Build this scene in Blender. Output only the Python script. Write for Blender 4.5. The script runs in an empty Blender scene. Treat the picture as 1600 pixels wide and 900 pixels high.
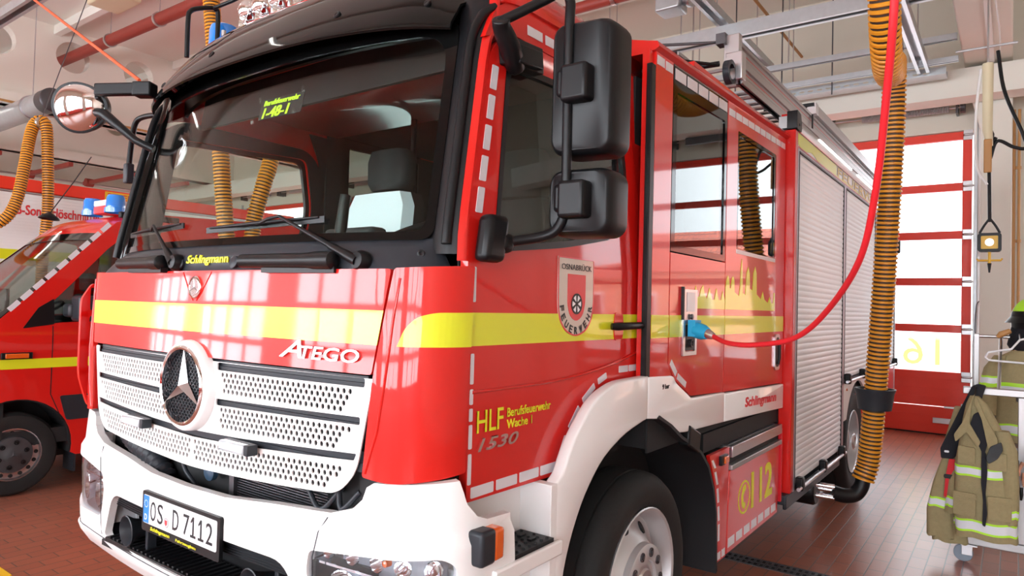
import bpy, bmesh, math, random
from mathutils import Vector, Matrix
random.seed(7)
PI = math.pi
SC = bpy.context.scene
COL = SC.collection

# ---------------------------------------------------------------- camera
cam_d = bpy.data.cameras.new('camera'); cam = bpy.data.objects.new('camera', cam_d); COL.objects.link(cam)
cam_d.sensor_width = 36.0; cam_d.lens = 1067.0/1600*36; cam_d.clip_start = 0.05; cam_d.clip_end = 200
def set_cam():
    yaw, pit, rol = 0.63399563, 0.02548646, 0.02643807
    f = Vector((-math.sin(yaw)*math.cos(pit), math.cos(yaw)*math.cos(pit), math.sin(pit)))
    r = Vector((math.cos(yaw), math.sin(yaw), 0)); u = r.cross(f)
    r2 = r*math.cos(rol)+u*math.sin(rol); u2 = -r*math.sin(rol)+u*math.cos(rol)
    m = Matrix(((r2.x,u2.x,-f.x,2.48138724),(r2.y,u2.y,-f.y,-1.34314521),(r2.z,u2.z,-f.z,1.74770779),(0,0,0,1)))
    cam.matrix_world = m
set_cam()
SC.camera = cam
# ---------------------------------------------------------------- world, exposure
w = bpy.data.worlds.new('world'); SC.world = w; w.use_nodes = True
bg = w.node_tree.nodes['Background']
def sky():    # bright overcast sky, brightest on the street side (-Y) behind the camera
    nt = w.node_tree; tc = nt.nodes.new('ShaderNodeTexCoord'); sp = nt.nodes.new('ShaderNodeSeparateXYZ'); mr = nt.nodes.new('ShaderNodeMapRange')
    mr.inputs['From Min'].default_value = -0.5; mr.inputs['From Max'].default_value = 0.5; mr.inputs['To Min'].default_value = 6.2; mr.inputs['To Max'].default_value = 2.0
    nt.links.new(tc.outputs['Generated'], sp.inputs[0]); nt.links.new(sp.outputs['Y'], mr.inputs['Value']); nt.links.new(mr.outputs['Result'], bg.inputs[1])
    bg.inputs[0].default_value = (0.96, 0.98, 1.0, 1)
sky()
SC.view_settings.view_transform = 'Standard'; SC.view_settings.look = 'None'
SC.view_settings.gamma = 1.0; SC.view_settings.use_curve_mapping = False
SC.view_settings.exposure = 1.35
# room numbers
RX0, RX1, RY0, RY1, RZ = -20.0, 7.6, -6.5, 10.6, 6.75
BAYS = [-14.6, -9.75, -4.9, 0.0, 4.9]
DH = 4.5; DWH = 2.0
def portal(name, cx, y, wdt, h, z, ry):
    d = bpy.data.lights.new(name, 'AREA'); d.shape = 'RECTANGLE'; d.size = wdt; d.size_y = h; d.energy = 1.0
    d.cycles.is_portal = True
    o = bpy.data.objects.new(name, d); COL.objects.link(o); o.location = (cx, y, z); o.rotation_euler = (ry, 0, 0)
# daylight portals in the glazed door openings (they only guide the sky's own light)
for i, bx in enumerate(BAYS):
    portal('door_portal', bx, RY0-0.15, 3.9, 4.2, 2.4, PI/2)
    portal('door_portal', bx, RY1+0.15, 3.9, 3.5, 2.75, -PI/2)
# ---------------------------------------------------------------- materials
MATS = {}
def mat(name, col, rough=0.5, metal=0.0, coat=0.0, spec=None, noise=None, bump=None, trans=0.0, emit=None, sheen=0.0):
    m = bpy.data.materials.new(name); m.use_nodes = True
    nt = m.node_tree; b = nt.nodes['Principled BSDF']
    b.inputs['Base Color'].default_value = (*col, 1); b.inputs['Roughness'].default_value = rough
    b.inputs['Metallic'].default_value = metal; b.inputs['Coat Weight'].default_value = coat
    b.inputs['Coat Roughness'].default_value = 0.045
    if spec is not None: b.inputs['Specular IOR Level'].default_value = spec
    if trans: b.inputs['Transmission Weight'].default_value = trans
    if sheen: b.inputs['Sheen Weight'].default_value = sheen
    if emit: b.inputs['Emission Color'].default_value = (*emit[0], 1); b.inputs['Emission Strength'].default_value = emit[1]
    if noise:   # (scale, amount) colour mottling
        tc = nt.nodes.new('ShaderNodeTexCoord'); n = nt.nodes.new('ShaderNodeTexNoise'); n.inputs['Scale'].default_value = noise[0]; n.inputs['Detail'].default_value = 5
        nt.links.new(tc.outputs['Object'], n.inputs['Vector'])
        mx = nt.nodes.new('ShaderNodeMix'); mx.data_type = 'RGBA'
        k = noise[1]
        mx.inputs['A'].default_value = (*[c*(1-k) for c in col], 1); mx.inputs['B'].default_value = (*[min(1, c*(1+k)) for c in col], 1)
        nt.links.new(n.outputs['Fac'], mx.inputs['Factor']); nt.links.new(mx.outputs['Result'], b.inputs['Base Color'])
    if bump:
        tc = nt.nodes.new('ShaderNodeTexCoord'); n = nt.nodes.new('ShaderNodeTexNoise'); n.inputs['Scale'].default_value = bump[0]; n.inputs['Detail'].default_value = 3
        nt.links.new(tc.outputs['Object'], n.inputs['Vector'])
        bp = nt.nodes.new('ShaderNodeBump'); bp.inputs['Strength'].default_value = bump[1]; bp.inputs['Distance'].default_value = 0.01
        nt.links.new(n.outputs['Fac'], bp.inputs['Height']); nt.links.new(bp.outputs['Normal'], b.inputs['Normal'])
    MATS[name] = m
    return m
def glass(name, tint=(1,1,1), rough=0.0, ior=1.45, mixk=1.0):
    m = bpy.data.materials.new(name); m.use_nodes = True; nt = m.node_tree; nt.nodes.clear()
    o = nt.nodes.new('ShaderNodeOutputMaterial'); t = nt.nodes.new('ShaderNodeBsdfTransparent'); g = nt.nodes.new('ShaderNodeBsdfGlossy')
    t.inputs[0].default_value = (*tint, 1); g.inputs['Roughness'].default_value = rough
    lw = nt.nodes.new('ShaderNodeLayerWeight'); lw.inputs[0].default_value = 0.5
    r0 = ((ior-1)/(ior+1))**2
    pw = nt.nodes.new('ShaderNodeMath'); pw.operation = 'POWER'; pw.inputs[1].default_value = 5.0
    mu = nt.nodes.new('ShaderNodeMath'); mu.operation = 'MULTIPLY_ADD'; mu.inputs[1].default_value = (1-r0)*mixk; mu.inputs[2].default_value = r0*mixk; mu.use_clamp = True
    mx = nt.nodes.new('ShaderNodeMixShader')
    nt.links.new(lw.outputs['Facing'], pw.inputs[0]); nt.links.new(pw.outputs[0], mu.inputs[0]); nt.links.new(mu.outputs[0], mx.inputs[0]); nt.links.new(t.outputs[0], mx.inputs[1]); nt.links.new(g.outputs[0], mx.inputs[2]); nt.links.new(mx.outputs[0], o.inputs[0])
    MATS[name] = m; return m
RED = mat('red_paint', (0.64, 0.012, 0.008), 0.35, 0, 0.72, spec=0.22)
DRED = mat('door_red', (0.85, 0.040, 0.014), 0.42, 0, 0.1)
WHITE = mat('white_paint', (0.86, 0.85, 0.84), 0.35, 0, 0.5, spec=0.3)
YEL = mat('fluorescent_yellow', (0.74, 0.78, 0.015), 0.35, 0, 0.6)
YEL2 = mat('yellow_lettering', (0.80, 0.78, 0.02), 0.4)
BLK = mat('black_plastic', (0.006, 0.006, 0.007), 0.38, spec=0.28)
GREYP = mat('dark_grey_plastic', (0.022, 0.025, 0.031), 0.40, spec=0.32)
GLB = mat('gloss_black', (0.004, 0.004, 0.004), 0.05, 0, 0.0, spec=0.25)
RUB = mat('tyre_rubber', (0.008, 0.008, 0.008), 0.75, bump=(60, .1))
MUD = mat('mudguard_plastic', (0.009, 0.010, 0.012), 0.6)
CHR = mat('chrome', (0.88, 0.88, 0.9), 0.06, 1.0)
SATIN = mat('satin_steel', (0.6, 0.6, 0.62), 0.3, 1.0)
ALU = mat('aluminium', (0.42, 0.41, 0.41), 0.38, 0.85, noise=(8, .06))
SHUT = mat('shutter_aluminium', (0.74, 0.76, 0.79), 0.45, 0.15)
RIM = mat('wheel_silver', (0.56, 0.56, 0.57), 0.35, 0.5)
DRIM = mat('wheel_dark_grey', (0.06, 0.062, 0.068), 0.45, 0.3)
REFL = mat('reflective_tape', (0.72, 0.70, 0.74), 0.3, 0.0, 0.5)
DKINT = mat('cab_interior', (0.010, 0.010, 0.011), 0.8)
GYINT = mat('grey_trim', (0.035, 0.035, 0.037), 0.8)
SEATC = mat('seat_cover', (0.75, 0.78, 0.82), 0.7)
GLS = glass('window_glass', (0.93, 0.98, 0.955), 0.0, 1.5, 0.62)
GLD = glass('tinted_glass', (0.55, 0.60, 0.58), 0.0, 1.6, 1.3)
CLR = glass('clear_lens', (0.93, 0.95, 0.97), 0.02, 1.45, 1.2)
FILM = glass('yellow_film', (1.0, 0.93, 0.42), 0.2, 1.45, 0.5)
PANE = glass('door_pane', (0.96, 0.98, 1.0), 0.0, 1.45, 0.6)
AMB = mat('amber_lens', (0.75, 0.12, 0.01), 0.15, 0, 1.0)
BLUE = mat('blue_lens', (0.02, 0.22, 0.72), 0.12, 0, 1.0)
PLUG = mat('plug_blue', (0.01, 0.36, 0.66), 0.4)
CABR = mat('cable_red', (0.75, 0.02, 0.03), 0.4)
CORD = mat('orange_cord', (0.72, 0.09, 0.02), 0.5)
HOSE = mat('hose_orange', (0.72, 0.29, 0.015), 0.45)
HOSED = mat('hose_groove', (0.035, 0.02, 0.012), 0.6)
PIPE = mat('pipe_red', (0.33, 0.045, 0.03), 0.5)
WALL = mat('wall_paint', (0.74, 0.70, 0.60), 0.8, noise=(1.2, .05))
CEIL = mat('ceiling_paint', (0.84, 0.83, 0.76), 0.8, noise=(0.8, .03))
CONC = mat('beam_paint', (0.82, 0.79, 0.71), 0.7, noise=(1.0, .04))
GALV = mat('galvanised_steel', (0.55, 0.58, 0.60), 0.35, 0.7, noise=(12, .12))
CREAM = mat('cream_plastic', (0.70, 0.62, 0.42), 0.5)
COPP = mat('ochre_conduit', (0.50, 0.25, 0.08), 0.45)
TURN = mat('turnout_fabric', (0.31, 0.26, 0.135), 0.9, noise=(40, .15), bump=(180, .3))
NAVY = mat('navy_fabric', (0.008, 0.009, 0.014), 0.85)
REDF = mat('red_webbing', (0.60, 0.01, 0.02), 0.7)
TLIME = mat('lime_tape', (0.45, 0.85, 0.03), 0.5)
TSILV = mat('silver_tape', (0.70, 0.74, 0.78), 0.3)
LAMPW = mat('lit_tube', (1, 1, 1), 0.5, emit=((1, 0.97, 0.9), 5.0))
CREST = mat('crest_cream', (0.62, 0.56, 0.48), 0.3, 0, .5)
CREDM = mat('crest_red', (0.70, 0.02, 0.03), 0.3, 0, .5)
INK = mat('black_ink', (0.008, 0.008, 0.01), 0.5)
PLW = mat('plate_white', (0.82, 0.83, 0.86), 0.35)
EUB = mat('plate_blue', (0.01, 0.20, 0.72), 0.35)
YELW = mat('floor_yellow', (0.80, 0.50, 0.02), 0.45)
DYEL = mat('tool_yellow', (0.85, 0.50, 0.04), 0.4)
GUN = mat('gun_metal', (0.12, 0.12, 0.13), 0.35, 0.8)
ENG = mat('engine_black', (0.005, 0.005, 0.006), 0.7)

def tile_mat():
    m = bpy.data.materials.new('floor_tiles'); m.use_nodes = True; nt = m.node_tree; b = nt.nodes['Principled BSDF']
    tc = nt.nodes.new('ShaderNodeTexCoord'); mp = nt.nodes.new('ShaderNodeMapping'); mp.inputs['Rotation'].default_value = (0, 0, PI/2)
    br = nt.nodes.new('ShaderNodeTexBrick'); br.offset = 0.5
    br.inputs['Scale'].default_value = 1.0; br.inputs['Brick Width'].default_value = 0.24; br.inputs['Row Height'].default_value = 0.105
    br.inputs['Mortar Size'].default_value = 0.0046; br.inputs['Mortar Smooth'].default_value = 0.3
    br.inputs['Color1'].default_value = (0.37, 0.125, 0.075, 1); br.inputs['Color2'].default_value = (0.315, 0.105, 0.066, 1); br.inputs['Mortar'].default_value = (0.12, 0.085, 0.07, 1)
    ns = nt.nodes.new('ShaderNodeTexNoise'); ns.inputs['Scale'].default_value = 1.3; ns.inputs['Detail'].default_value = 6
    mx = nt.nodes.new('ShaderNodeMix'); mx.data_type = 'RGBA'; mx.blend_type = 'MULTIPLY'; mx.inputs['Factor'].default_value = 0.5
    cr = nt.nodes.new('ShaderNodeMapRange'); cr.inputs['To Min'].default_value = 0.55; cr.inputs['To Max'].default_value = 1.25
    nt.links.new(tc.outputs['Object'], mp.inputs['Vector']); nt.links.new(mp.outputs['Vector'], br.inputs['Vector']); nt.links.new(tc.outputs['Object'], ns.inputs['Vector'])
    nt.links.new(ns.outputs['Fac'], cr.inputs['Value']); nt.links.new(br.outputs['Color'], mx.inputs['A']); nt.links.new(cr.outputs['Result'], mx.inputs['B'])
    nt.links.new(mx.outputs['Result'], b.inputs['Base Color'])
    b.inputs['Roughness'].default_value = 0.30; b.inputs['Specular IOR Level'].default_value = 0.5
    bp = nt.nodes.new('ShaderNodeBump'); bp.inputs['Strength'].default_value = 0.4; bp.inputs['Distance'].default_value = 0.002; bp.invert = True
    nt.links.new(br.outputs['Fac'], bp.inputs['Height']); nt.links.new(bp.outputs['Normal'], b.inputs['Normal'])
    return m
TILE = tile_mat()

# ---------------------------------------------------------------- mesh helpers
class MB:
    def __init__(s): s.v = []; s.f = []; s.m = []; s.mi = 0
    def add(s, vs, fs, mi=None):
        n = len(s.v); s.v += [tuple(p) for p in vs]; s.f += [tuple(i+n for i in q) for q in fs]
        s.m += [s.mi if mi is None else mi]*len(fs); return s
    def box(s, x0, x1, y0, y1, z0, z1, mi=None):
        x0, x1 = sorted((x0, x1)); y0, y1 = sorted((y0, y1)); z0, z1 = sorted((z0, z1))
        vs = [(x, y, z) for z in (z0, z1) for y in (y0, y1) for x in (x0, x1)]
        return s.add(vs, [(0,2,3,1),(4,5,7,6),(0,1,5,4),(2,6,7,3),(0,4,6,2),(1,3,7,5)], mi)
    def obox(s, c, ax, ay, az, mi=None):   # oriented box from centre and half vectors
        c = Vector(c); ax, ay, az = Vector(ax), Vector(ay), Vector(az)
        vs = [c+ax*i+ay*j+az*k for k in (-1, 1) for j in (-1, 1) for i in (-1, 1)]
        return s.add(vs, [(0,2,3,1),(4,5,7,6),(0,1,5,4),(2,6,7,3),(0,4,6,2),(1,3,7,5)], mi)
    def beam(s, p, q, wd, h, up=(0,0,1), mi=None):
        p, q = Vector(p), Vector(q); d = (q-p); L = d.length; d.normalize(); u = Vector(up); sd = d.cross(u).normalized(); u = sd.cross(d)
        return s.obox((p+q)/2, d*L/2, sd*wd/2, u*h/2, mi)
    def rings(s, rings, cap=True, mi=None, closed=False):
        n = len(rings[0]); base = len(s.v); fs = []
        for r in rings: s.v += [tuple(p) for p in r]
        R = len(rings)
        for i in range(R if closed else R-1):
            for j in range(n):
                a = base+i*n+j; b = base+i*n+(j+1) % n; c = base+((i+1) % R)*n+(j+1) % n; d = base+((i+1) % R)*n+j
                fs.append((a, b, c, d))
        if cap and not closed: fs.append(tuple(base+j for j in reversed(range(n)))); fs.append(tuple(base+(R-1)*n+j for j in range(n)))
        s.f += fs; s.m += [s.mi if mi is None else mi]*len(fs); return s
    def tube(s, path, r, n=10, mi=None, cap=True, closed=False, flat=1.0):
        path = [Vector(p) for p in path]; rr = r if isinstance(r, (list, tuple)) else [r]*len(path)
        prev = None; rings = []
        for i, p in enumerate(path):
            if closed: t = path[(i+1) % len(path)]-path[i-1]
            else: t = path[min(i+1, len(path)-1)]-path[max(i-1, 0)]
            t.normalize()
            if prev is None:
                a = Vector((0,0,1)) if abs(t.z) < .9 else Vector((1,0,0)); u = t.cross(a).normalized()
            else:
                u = (prev-t*prev.dot(t)).normalized()
            prev = u; w2 = t.cross(u)
            rings.append([p+(u*math.cos(2*PI*k/n)+w2*math.sin(2*PI*k/n)*flat)*rr[i] for k in range(n)])
        return s.rings(rings, cap, mi, closed)
    def cyl(s, p, q, r, n=20, r2=None, mi=None): return s.tube([p, q], [r, r if r2 is None else r2], n, mi)
    def lathe(s, c, ax, prof, n=32, mi=None, cap=False):   # prof: list of (offset along axis, radius)
        c = Vector(c); ax = Vector(ax).normalized(); a = Vector((0,0,1)) if abs(ax.z) < .9 else Vector((1,0,0)); u = ax.cross(a).normalized(); w2 = ax.cross(u)
        return s.rings([[c+ax*t+(u*math.cos(2*PI*k/n)+w2*math.sin(2*PI*k/n))*r for k in range(n)] for t, r in prof], cap, mi)
    def grid(s, fn, us, vs, mi=None, flip=False):
        pts = [fn(u, v) for v in vs for u in us]; n = len(us); fs = []
        for j in range(len(vs)-1):
            for i in range(n-1):
                q = (j*n+i, j*n+i+1, (j+1)*n+i+1, (j+1)*n+i); fs.append(q[::-1] if flip else q)
        return s.add(pts, fs, mi)
    def slab(s, fn, us, vs, th, mi=None):    # closed slab: fn(u,v,w) with w = depth
        nu, nv = len(us), len(vs); base = [fn(u, v, 0) for v in vs for u in us]+[fn(u, v, th) for v in vs for u in us]; N = nu*nv; fs = []
        for j in range(nv-1):
            for i in range(nu-1):
                a = j*nu+i; fs.append((a, a+1, a+nu+1, a+nu)); fs.append((N+a, N+a+nu, N+a+nu+1, N+a+1))
        for i in range(nu-1):
            fs.append((i, N+i, N+i+1, i+1)); a = (nv-1)*nu+i; fs.append((a, a+1, N+a+1, N+a))
        for j in range(nv-1):
            a = j*nu; fs.append((a, a+nu, N+a+nu, N+a)); a = j*nu+nu-1; fs.append((a, N+a, N+a+nu, a+nu))
        return s.add(base, fs, mi)
    def flat(s, outer, holes, th, fn, cu=(), cv=(), mi=None, bev=0.0):
        vs, fs = fill2d(outer, holes, th, cu, cv, bev)
        return s.add([fn(*p) for p in vs], fs, mi)
    def text(s, txt, fn, u0, v0, wd, h, th=0.002, shear=0.0, bold=0.0, mi=None, cu=(), tilt=0.0):
        vs, fs = text2d(txt, wd, h, th, shear, 0, cu); d = bold*h*1.1
        for i, (a, b2) in enumerate(((0, 0),) if not bold else ((-d, -d), (d, -d), (-d, d), (d, d), (0, 0))):
            s.add([fn(u0+p[0]+a, v0+p[1]+b2+tilt*p[0], p[2]+i*1e-5) for p in vs], fs, mi)
        return s
    def build(s, name, m, parent=None, smooth=None, bevel=0, seg=2, fix=True, loc=None):
        me = bpy.data.meshes.new(name); 
        ox, oy, oz = loc or (0, 0, 0)
        me.from_pydata([(x-ox, y-oy, z-oz) for x, y, z in s.v], [], s.f)
        ms = m if isinstance(m, (list, tuple)) else [m]
        for a in ms: me.materials.append(a)
        if len(ms) > 1: me.polygons.foreach_set('material_index', s.m)
        me.validate()
        if fix:
            bm = bmesh.new(); bm.from_mesh(me); bmesh.ops.recalc_face_normals(bm, faces=bm.faces); bm.to_mesh(me); bm.free()
        if smooth is not None:
            me.polygons.foreach_set('use_smooth', [True]*len(me.polygons)); me.set_sharp_from_angle(angle=math.radians(smooth))
        o = bpy.data.objects.new(name, me); COL.objects.link(o)
        if loc: o.location = loc
        if parent is not None: o.parent = parent
        if bevel:
            b = o.modifiers.new('bevel', 'BEVEL'); b.width = bevel; b.segments = seg; b.limit_method = 'ANGLE'; b.angle_limit = math.radians(40)
            if smooth is None:
                me.polygons.foreach_set('use_smooth', [True]*len(me.polygons)); me.set_sharp_from_angle(angle=math.radians(50))
        return o
def _eval_curve(c):
    o = bpy.data.objects.new('tmp', c); COL.objects.link(o); dg = bpy.context.evaluated_depsgraph_get()
    me = bpy.data.meshes.new_from_object(o.evaluated_get(dg)); bpy.data.objects.remove(o); return me
def _finish(me, cu, cv):
    bm = bmesh.new(); bm.from_mesh(me); bmesh.ops.remove_doubles(bm, verts=bm.verts, dist=1e-5)
    for u in cu: bmesh.ops.bisect_plane(bm, geom=list(bm.verts)+list(bm.edges)+list(bm.faces), plane_co=(u, 0, 0), plane_no=(1, 0, 0), dist=1e-6)
    for v in cv: bmesh.ops.bisect_plane(bm, geom=list(bm.verts)+list(bm.edges)+list(bm.faces), plane_co=(0, v, 0), plane_no=(0, 1, 0), dist=1e-6)
    vs = [tuple(v.co) for v in bm.verts]; bm.verts.index_update(); fs = [tuple(v.index for v in f.verts) for f in bm.faces]; bm.free(); bpy.data.meshes.remove(me); return vs, fs
def fill2d(outer, holes, th, cu=(), cv=(), bev=0.0):
    c = bpy.data.curves.new('tmp', 'CURVE'); c.dimensions = '2D'; c.fill_mode = 'BOTH'; c.extrude = th/2
    if bev: c.bevel_depth = bev; c.bevel_resolution = 1; c.offset = -bev; c.extrude = max(th/2-bev, 0)
    for pts in [outer]+list(holes):
        sp = c.splines.new('POLY'); sp.points.add(len(pts)-1); sp.use_cyclic_u = True
        for i, p in enumerate(pts): sp.points[i].co = (p[0], p[1], 0, 1)
    me = _eval_curve(c); r = _finish(me, cu, cv); bpy.data.curves.remove(c); return r
def text2d(txt, wd, h, th, shear, bold, cu):
    c = bpy.data.curves.new('tmp', 'FONT'); c.body = txt; c.size = 1; c.extrude = 0.05; c.shear = shear; c.offset = bold; c.resolution_u = 3
    me = _eval_curve(c); bpy.data.curves.remove(c)
    xs = [v.co.x for v in me.vertices]; ys = [v.co.y for v in me.vertices]
    x0, x1 = min(xs), max(xs); y0, y1 = min(ys), max(ys); sy = h/(y1-y0); sx = wd/(x1-x0) if wd else sy
    for v in me.vertices: v.co.x = (v.co.x-x0)*sx; v.co.y = (v.co.y-y0)*sy; v.co.z = v.co.z/0.05*th/2
    return _finish(me, cu, ())
def rrect(x0, x1, y0, y1, r, n=5):
    out = []
    for cx, cy, a in ((x1-r, y1-r, 0), (x0+r, y1-r, 90), (x0+r, y0+r, 180), (x1-r, y0+r, 270)):
        for k in range(n+1):
            t = math.radians(a+90*k/n); out.append((cx+r*math.cos(t), cy+r*math.sin(t)))
    return out
def rpoly(pts, r, n=4):      # rounded polygon, r may be list
    out = []; N = len(pts)
    for i in range(N):
        p = Vector(pts[i]); a = Vector(pts[i-1]); b = Vector(pts[(i+1) % N]); ri = r[i] if isinstance(r, (list, tuple)) else r
        da = (a-p); db = (b-p); ri = min(ri, da.length*.45, db.length*.45)
        if ri <= 1e-6: out.append(tuple(p)); continue
        s = p+da.normalized()*ri; e = p+db.normalized()*ri
        for k in range(n+1):
            t = k/n; q = s*(1-t)**2+p*2*t*(1-t)+e*t*t; out.append((q.x, q.y))
    return out
def circ(cx, cy, rx, ry=None, n=24, ph=0): 
    ry = rx if ry is None else ry
    return [(cx+rx*math.cos(2*PI*k/n+ph), cy+ry*math.sin(2*PI*k/n+ph)) for k in range(n)]
def lin(a, b, n): return [a+(b-a)*i/(n-1) for i in range(n)]
def spline(pts, n=8):
    P = [Vector(p) for p in pts]; P = [P[0]*2-P[1]]+P+[P[-1]*2-P[-2]]; out = []
    for i in range(1, len(P)-2):
        for k in range(n):
            t = k/n; a, b, c, d = P[i-1:i+3]
            out.append(0.5*((2*b)+(c-a)*t+(2*a-5*b+4*c-d)*t*t+(3*b-a-3*c+d)*t**3))
    out.append(P[-2]); return out
def interp(x, tab):
    if x <= tab[0][0]: return tab[0][1]
    for (a, fa), (b, fb) in zip(tab, tab[1:]):
        if x <= b: return fa+(fb-fa)*(x-a)/(b-a)
    return tab[-1][1]
def empty(name, loc, label=None, cat=None, group=None):
    o = bpy.data.objects.new(name, None); COL.objects.link(o); o.location = loc; o.empty_display_size = .1
    if label: tag(o, label, cat, group)
    return o
def tag(o, label, cat, group=None):
    o['label'] = label; o['category'] = cat
    if group: o['group'] = group
    return o
def struct(o): o['kind'] = 'structure'; return o
def offset_parent(o, root):   # keep world coordinates of a child built in world space
    o.parent = root; o.matrix_parent_inverse = Matrix.Translation(root.location).inverted(); return o
# ---------------------------------------------------------------- room shell
def SB(name, m, *boxes, bevel=0):
    b = MB()
    for q in boxes: b.box(*q)
    return struct(b.build(name, m, bevel=bevel))
SB('floor', TILE, (RX0, RX1, RY0-3, RY1+4, -0.2, 0))
SB('ceiling', CEIL, (RX0-.3, RX1+.3, RY0-.3, RY1+.3, RZ+.15, RZ+.35))
ribs = MB()
for k in range(8): ribs.box(RX0, RX1, RY0+1.15+2.3*k, RY0+1.27+2.3*k, RZ-.02, RZ+.15)
struct(ribs.build('trim_1', CEIL))
def wall_with_doors(name, y0, y1):
    holes = [[(bx-DWH, 0.0), (bx+DWH, 0.0), (bx+DWH, DH), (bx-DWH, DH)] for bx in BAYS]
    b = MB(); xs = [RX0]
    for bx in BAYS: xs += [bx-DWH, bx+DWH]
    xs.append(RX1)
    for i in range(0, len(xs), 2): b.box(xs[i], xs[i+1], y0, y1, 0, DH)
    b.box(RX0, RX1, y0, y1, DH, RZ+.15)
    return struct(b.build(name, WALL))
wall_with_doors('wall_back', RY1, RY1+.3)
wall_with_doors('wall_front', RY0-.3, RY0)
SB('wall_left', WALL, (RX0-.3, RX0, RY0-.3, RY1+.3, 0, RZ+.15))
SB('wall_right', WALL, (RX1, RX1+.3, RY0-.3, RY1+.3, 0, RZ+.15))
# long roof girders with round service holes
def girder(name, xc, holes_y, wdt=.5):
    b = MB()
    outer = [(RY0, 5.2), (RY1, 5.2), (RY1, RZ+.15), (RY0, RZ+.15)]
    b.flat(outer, [circ(y, 6.38, .30, n=28) for y in holes_y], .22, lambda u, v, t: (xc+t, u, v))
    b.box(xc-wdt/2, xc+wdt/2, RY0, RY1, 5.2, 5.42)
    return struct(b.build(name, CONC))
girder('trim_2', -12.55, [-3.3, -2.05, -.8, .45, 1.7, 2.95, 4.2, 5.45, 6.7, 7.95])
girder('trim_3', -17.35, [.9, 2.15, 3.4, 4.6, 5.85, 7.1])
# right girder, its haunch and the column below
b = MB(); b.box(1.925, 2.455, RY0, 10.25, 5.15, RZ+.15)
struct(b.build('trim_4', CONC, bevel=.02))
b = MB()
prof = [(2.10, 0), (2.455, 0), (2.455, 5.15), (1.94, 5.15), (1.955, 4.95), (2.10, 4.35)]
b.flat(prof, [], .5, lambda u, v, t: (u, 10.25+t, v))
struct(b.build('trim_5', CONC, bevel=.015))
b = MB(); b.box(-20, 7.6, 9.55, 9.95, 4.72, 5.1); struct(b.build('trim_6', CONC))      # cross beam before the doors
# sectional doors -------------------------------------------------
RAILS = [0.874, 1.572, 2.27, 2.962, 3.675, 4.43]
def sect_door(idx, cx, y, inside, mull=0, number=None):
    d = empty('door_%d' % idx, (cx, y, 0)); struct(d)
    fr = MB(); s = -inside      # inside = direction (sign of y) that faces the hall
    for z in RAILS: fr.box(-DWH+.02, DWH-.02, -.04, .04, z-.058, z+.058)
    for sx in (-1, 1): fr.box(sx*(DWH-.14), sx*(DWH-.02), -.04, .04, .87, 4.49)
    for k in range(mull):
        xm = -DWH+(k+1)*2*DWH/(mull+1); fr.box(xm-.045, xm+.045, -.035, .035, .87, 4.4)
    fr.build('door_frame', DRED, d, bevel=.006)
    lp = MB()
    for z0, z1 in ((.02, .41), (.422, .82)):
        lp.box(-DWH+.02, DWH-.02, -.04, .04, z0, z1)
        for q in (1, 2): lp.box(-DWH+.05, DWH-.05, inside*.04, inside*.043, z0+(z1-z0)*q/3-.004, z0+(z1-z0)*q/3+.004)
    lp.build('lower_panel', DRED, d, bevel=.006)
    sl = MB().box(-DWH+.02, DWH-.02, -.03, .03, 0, .03); sl.build('rubber_seal', RUB, d)
    for a, c in zip(RAILS, RAILS[1:]):
        MB().box(-DWH+.14, DWH-.14, -.006, .006, a+.058, c-.058).build('pane', PANE, d)
    for z in [.41]+RAILS[:-1]+[4.43]:
        for sx in (-1, 1):
            h = MB(); h.box(sx*(DWH-.13), sx*(DWH-.01), inside*.04, inside*.06, z-.075, z-.012); h.box(sx*(DWH-.13), sx*(DWH-.01), inside*.04, inside*.06, z+.012, z+.075)
            h.cyl((sx*(DWH-.12), inside*.06, z), (sx*(DWH-.0), inside*.06, z), .018, 8); h.build('hinge', SATIN, d, bevel=.004)
    for sx in (-1, 1):
        t = MB(); t.box(sx*(DWH+.01), sx*(DWH+.05), inside*.02, inside*.12, 0, 4.6); t.build('track', GALV, d)
    if number:
        m = MB(); m.text(number, lambda u, v, t: (-u, 0.0+inside*.012+t, v), -1.60, 1.02, .48, .42, .003)
        m.build('door_number', FILM, d)
        h = MB().box(1.52, 1.80, inside*.04, inside*.06, .17, .25); h.box(1.66, 1.84, inside*.04, inside*.055, .40, .43); h.build('lock_bar', SATIN, d, bevel=.004)
    return d
for i, bx in enumerate(BAYS):
    sect_door(i+1, bx, RY1+.06, -1, 0, '16' if bx == 0.0 else None)
    sect_door(i+6, bx, RY0-.06, 1, 3)
    # spring shaft with grey spring over each door
    t = empty('spring_shaft', (bx, 10.42, 4.80)); tag(t, 'torsion spring shaft over the red sectional door in %s' % ['the far left bay','the second bay from the left','the bay behind the red van','the bay behind the fire engine','the rightmost bay'][i], 'spring shaft')
    m = MB(); m.cyl((-1.9, 0, 0), (1.9, 0, 0), .014, 10); m.build('shaft', SATIN, t)
    for a, c in ((-1.5, -.4), (.55, 1.72)):
        m = MB(); n = int((c-a)/.02); m.lathe((a, 0, 0), (1, 0, 0), [(k*.01, .062 if k % 2 else .05) for k in range(2*n)], 14); m.build('spring', GALV, t, smooth=60)
    for a in (-1.8, .02, .12, 1.8):
        m = MB(); m.box(a-.015, a+.015, -.06, .165, -.09, .09); m.build('bracket', GUN, t)
    m = MB(); m.cyl((1.84, 0, 0), (1.9, 0, 0), .09, 18); m.build('cable_drum', GUN, t)
# white reveal strips next to the visible door
SB('trim_7', WHITE, (2.06, 2.13, 10.45, 10.6, 0, 4.5))
# yellow floor line at lower left
b = MB(); b.box(-7.0, -2.49, .10, .29, .0, .003); b.box(-7.0, -6.9, -6, .10, 0, .003)
struct(b.build('trim_8', YELW))
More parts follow.
